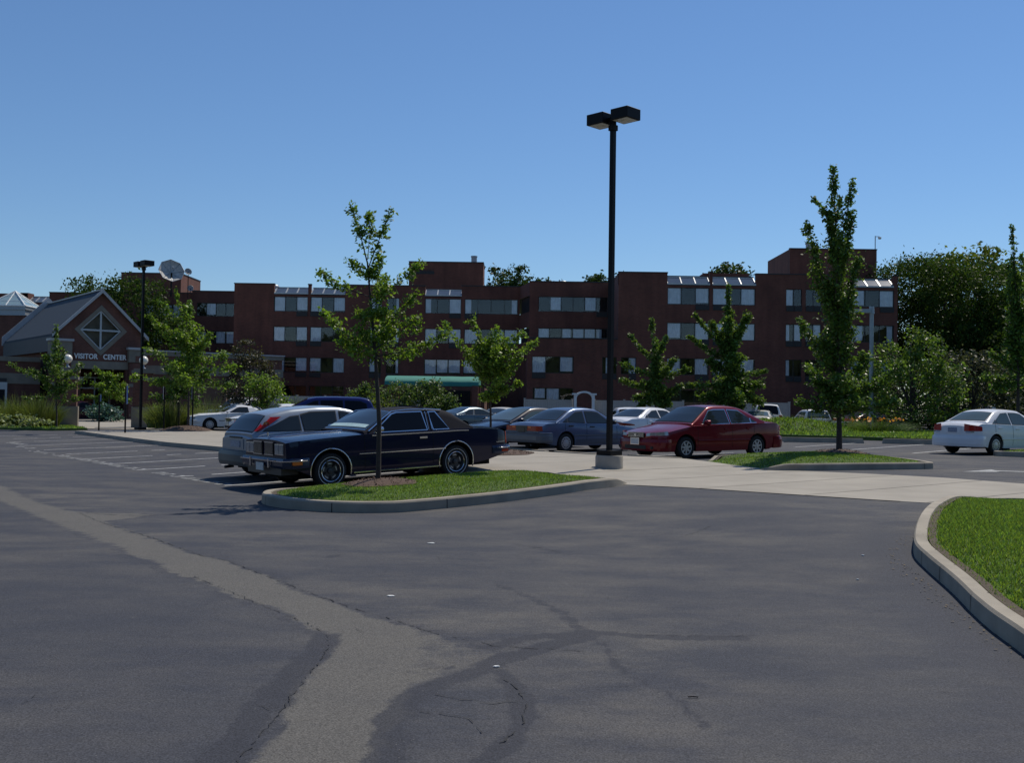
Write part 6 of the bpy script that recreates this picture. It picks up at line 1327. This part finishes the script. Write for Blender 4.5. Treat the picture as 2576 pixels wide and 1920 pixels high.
PEARS = 'young ornamental trees around the car park'
x, y = xy(8.84, 14.87); z = isl1(x, y); mulch(x+.05, y, .62, .07, isl1)
limb_tree('young_tree', 'slender young tree with open layered branches in the near grass island', x, y, z+.05, T1, .070, LM['pear'], .040, 4.6, PEARS, dens=1.75, extra=.5)
mulch(-.62, 27.6, 1.25, .10, gw)
limb_tree('young_tree', 'small bushy young tree in mulch behind the navy coupe tail', -.56, 28.0, gw(-.56,28)+.08, T2, .10, LM['pear'], .034, 3.6, PEARS, dens=1.15)
x, y = 8.75, 27.6; z = isl2(x, y); mulch(x+.1, y, .75, .08, isl2)
limb_tree('tall_tree', 'tall narrow upright tree in the grass island right of the red sedan', x, y, z+.03, T3, .105, LM['pear_dark'], .075, 7.8, PEARS, depth=.9, dens=1.9)
mulch(-14.84, 47.3, 1.15, .22, gw)
limb_tree('young_tree', 'bright young tree in mulch on the left walk beside the dark lamp post', -14.84, 47.5, gw(-14.84,47.5)+.1, TL, .15, LM['pear'], .05, 6.4, PEARS, dens=.8)
limb_tree('young_tree', 'young tree standing behind the left gate pillar among ornamental grasses', -22.2, 50.5, fgz(-22.2,50.5)+.1, TL0, .13, LM['maple'], .04, 5.0, PEARS, dens=.9)
limb_tree('young_tree', 'thin second trunk behind the left walk tree by the white coupe', -16.9, 52.5, gw(-16.9,52.5), [(l[0]*.8,l[1]*.8,l[2]*.55,l[3]*.66,l[4],int(l[5]*.6)) for l in TL[4:]], .15, LM['pear_dark'], .07, 4.6, PEARS, dens=.7)
TR = [(l[0],l[1]+1.35,l[2],l[3]+1.35,l[4],l[5]) for l in TR]+[(.05,1.9,-.9,1.5,.35,200),(.05,1.9,.9,1.6,.35,200)]
TR2 = [(l[0],l[1]+1.4,l[2],l[3]+1.4,l[4],l[5]) for l in TR2]
TE = [(l[0],l[1]+.7,l[2],l[3]+.7,l[4],l[5]) for l in TE]
limb_tree('young_tree', 'loose narrow tree in front of the blank brick wall right of the lamp post', 8.45, 61, fgz(8.45,61), TR, .18, LM['maple'], .05, 5.2, PEARS, dens=1.7)
limb_tree('conical_tree', 'dense conical tree behind the red sedan roof, covering brick windows', 12.95, 62, fgz(12.95,62), TR2, .20, LM['maple'], .09, 7.4, PEARS, dens=1.7)
limb_tree('tall_tree', 'tall dark tree cut by the right edge of the picture', 21.55, 44, .2, TE, .16, LM['pear_dark'], .08, 8.6, PEARS, dens=1.0)
# broad trees by the right end of the brick block
def B(*a): return a
mass_tree('broad_tree', 'bright bushy tree behind the grey lamp post at the right end of the brick block', 24.3, 63, .15, [B(0,0,2.6,2.2,2.2,2.2),B(-1.2,0,4.2,1.2,1.4,1.4),B(.9,0,4.7,1.1,1.3,1.5),B(2.2,0,3.2,1.1,1.2,1.3),B(-2.2,0,2.3,1.0,1.2,1.4),B(2.0,-.3,1.6,1.2,1.2,1.0),B(.2,0,5.6,.6,.7,.9)], 9000, .20, LM['maple'], .14, None, .5)
mass_tree('shrub_tree', 'grey leaved loose shrub tree under the dark trees on the right', 29.4, 66, .15, [B(0,0,2.4,2.2,1.8,2.0),B(.8,0,3.9,1.6,1.4,1.3),B(-1.0,0,4.2,1.1,1.2,1.0),B(1.8,0,2.0,1.3,1.3,1.6),B(-1.6,0,1.6,1.2,1.2,1.3)], 6500, .22, LM['grey'], .12, None, .5)
mass_tree('locust_tree', 'huge feathery dark green tree just right of the brick block', 38.5, 92, .1, [B(-1,0,10,6.0,5,5.2),B(-4,-2,12.2,3.2,3,2.6),B(3.5,0,11.6,4.6,4,3.2),B(5,-1,8.0,4.5,4,4),B(0,-2,6.0,5.5,3.5,3.6),B(-3.6,-1,8,2.6,3,3),B(8,0,9,3,3,3)], 64000, .25, LM['locust'], .4, None, .95, droop=.6)
FT = 'tall trees beyond the right end of the brick block'
mass_tree('forest_tree', 'sunlit leafy treetop rising above the feathery dark tree', 47.5, 108, 0, [B(0,0,13,5.5,4,4.4),B(-2,0,16.2,2.6,2.5,2.0),B(2.2,0,17.0,2.2,2,2.0),B(0,0,8,5,4,5)], 12000, .46, LM['lime'], .4, FT, 1.0)
mass_tree('forest_tree', 'dark rounded treetop at far right behind the edge tree', 56, 112, 0, [B(0,0,12,5,4,5.0),B(-1,0,15.6,3.0,3,2.4),B(3,0,13,4,3,4),B(0,0,6,5,4,5)], 10000, .46, LM['dark'], .4, FT, 1.0)
mass_tree('forest_tree', 'low dark tree closing the gap under the feathery tree', 44, 84, 0, [B(0,0,4,6,4,4.2),B(-5,1,3.0,3.5,3,3.2),B(5,1,5,5,4,5),B(0,0,7.5,4.5,3,3)], 13000, .36, LM['dark'], .35, FT, .9)
mass_tree('forest_tree', 'dark leafy tree filling the right edge behind the white sedan', 37.5, 72, 0, [B(0,0,3.4,4.2,3,3.4),B(3,0,6.2,3.6,3,4),B(6,0,4,4,3,4),B(-2.5,0,1.6,3,2.5,1.8)], 11000, .30, LM['dark'], .3, FT, .8)
mass_tree('forest_tree', 'low dark thicket behind the bushy tree at the brick block end', 29.5, 79, 0, [B(0,0,2.2,4.5,2.5,2.4),B(3,0,3.2,3.5,2.5,3),B(-3,2,1.5,3,2,1.8),B(6,0,2.5,3.5,2.5,2.6)], 9000, .30, LM['dark'], .15, FT, .8)
mass_tree('forest_tree', 'distant low tree edge just right of the roof house', 40.5, 128, 0, [B(0,0,13,7,4,5.4),B(-4,0,11,4,3,3)], 6000, .5, LM['dark'], .4, FT, 1.2)
# trees behind the roofs
BT = 'trees behind the brick block roof'
for (px, d, zt, w, lab) in ((-.6,140,20.7,3.3,'dark rounded tree behind the middle roof house'),(4.6,150,19.9,3.6,'low tree line right of the middle roof house'),(12.0,150,20.3,1.6,'small bare-edged treetop left of the tall lamp post'),(29.5,140,21.0,2.2,'spreading treetop above the right skylights'),(15.6,150,20.2,1.2,'small treetop just right of the tall lamp post')):
    mass_tree('distant_tree', lab, px, d, 0, [B(0,0,zt-w*.75,w,3,w*.72),B(w*.45,0,zt-w*1.15,w*.7,3,w*.5),B(-w*.4,0,zt-w*.95,w*.6,3,w*.5),B(0,0,zt-w*1.9,w*.9,3,w)], 3200, .5, LM['dark'], .35, BT, .9)
mass_tree('locust_tree', 'feathery tree behind the visitor centre gable', -38.9, 101, .1, [B(0,0,9.6,4.4,3,4.0),B(-2.6,0,11.8,2.2,2.2,1.5),B(2.6,0,9.6,3.0,3,3.6),B(4.6,0,7.4,2.2,2.2,3.6),B(0,0,5,4,3,4)], 13000, .30, LM['locust'], .3, None, .8, droop=.5)
# smaller planting
mass_tree('plum_tree', 'purple leaved small tree in front of the brick wall by the white cars', -16.15, 63.5, .1, [B(0,0,2.5,1.3,1.2,1.9),B(-.2,0,4.2,.8,.8,1.1),B(.7,0,3.2,.9,.9,1.0),B(-.9,0,2.2,.8,.8,1.1)], 4200, .17, LM['plum'], .08, None, .4)
mass_tree('garden_shrub', 'bright green shrub spilling over the white sedan bonnet', -12.2, 51.0, .1, [B(0,0,1.9,.8,.6,.7),B(.5,0,1.3,.7,.6,.6),B(-.4,0,2.4,.6,.6,.5)], 2000, .14, LM['pear'], .05, None, .35, 'shrub')
SH = 'feathery shrubs before the green awning'
for (sx, sy, w, h, lab) in ((-9.2,63,.9,2.5,'leftmost feathery shrub under the awning end'),(-7.0,62,1.3,2.7,'widest feathery shrub in the middle of the green awning'),(-5.2,63,1.1,2.9,'tallest feathery shrub before the green awning'),(-4.1,61.5,.9,2.0,'low spreading shrub nearest the dark entrance')):
    mass_tree('garden_shrub', lab, sx, sy, .08, [B(0,0,h*.62,w,w*.8,h*.36),B(w*.4,0,h*.8,w*.5,w*.5,h*.25),B(-w*.5,0,h*.5,w*.55,w*.5,h*.3)], 2600, .15, LM['feather'], .05, SH, .35, 'shrub')
mass_tree('flower_shrub', 'pale yellow flowering bush behind the navy coupe roof', -7.3, 58, .08, [B(0,0,1.25,.55,.5,.5)], 500, .14, LM['lime'], .03, None, .3, 'shrub')
mass_tree('wall_shrub', 'small green sapling against the ground floor brick windows', -18.6, 80, .08, [B(0,0,2.2,.7,.6,1.2),B(.1,0,3.3,.4,.4,.6)], 900, .16, LM['pear'], .05, None, .35, 'shrub')
for (sx, sy, w, h, lab) in ((-25.3,53.2,2.6,1.9,'big ornamental grass clump at the far left verge'),(-23.9,52.4,1.7,1.8,'ornamental grass clump beside the left gate pillar'),(-27.2,54.0,2.4,1.7,'ornamental grass clump cut by the left picture edge'),(-17.4,53.0,2.2,1.9,'ornamental grass clump right of the right gate pillar'),(-16.0,54.6,2.2,1.8,'ornamental grass clump behind the left walk tree'),(-14.2,67,1.6,2.0,'pale ornamental grass tuft before the left vinyl fence')):
    reeds('ornamental_grass', lab, sx, sy, w, w*.7, h, 900, LM['reed'])
reeds('wild_grass', 'tall wild grass on the bank before the white pickup', 17.4, 59.6, 5.0, 2.4, 1.35, 1500, LM['reed'])
reeds('flower_bed', 'orange day lilies growing at the foot of the tall tree trunk', 20.7, 59, 3.0, 1.6, 1.0, 700, LM['maple'], 'flowers', .03, (LM['orange'], 45, .17))
mass_tree('hosta_bed', 'pale variegated low plants before the left grasses', -24.6, 50.9, .06, [B(0,0,.35,1.2,.6,.3),B(1.2,0,.3,.6,.5,.25)], 900, .16, LM['pale'], 0, None, .3, 'plant')
mass_tree('spruce_shrub', 'low blue green conifer between the gate pillars', -27.2, 68.5, .06, [B(0,0,.7,1.0,.8,.45),B(.6,0,.4,.9,.8,.35)], 1300, .2, LM['blue'], .04, None, .35, 'shrub')
mass_tree('garden_shrub', 'small ball shrub by the visitor centre door', -24.7, 72, .06, [B(0,0,.6,.7,.6,.5)], 700, .16, LM['pear'], .03, None, .3, 'shrub')
limb_tree('young_tree', 'small tree before the glazed visitor centre door', -27.6, 71, .06, [(l[0],l[1]*.75,l[2]*.62,l[3]*.72,l[4],int(l[5]*.7)) for l in TL[3:]], .17, LM['pear'], .06, 4.4, PEARS, dens=.7)
# path beyond the gate
pp = MB(); q = [(-24.6,53.0),(-18.6,52.4),(-19.0,60),(-22.5,70),(-28.5,76),(-32,73),(-29.5,66),(-25.5,59)]; pp.poly([(x, y, fgz(x, y)+.02) for x, y in q]); struct(pp.build('gate_path', M['concrete']))
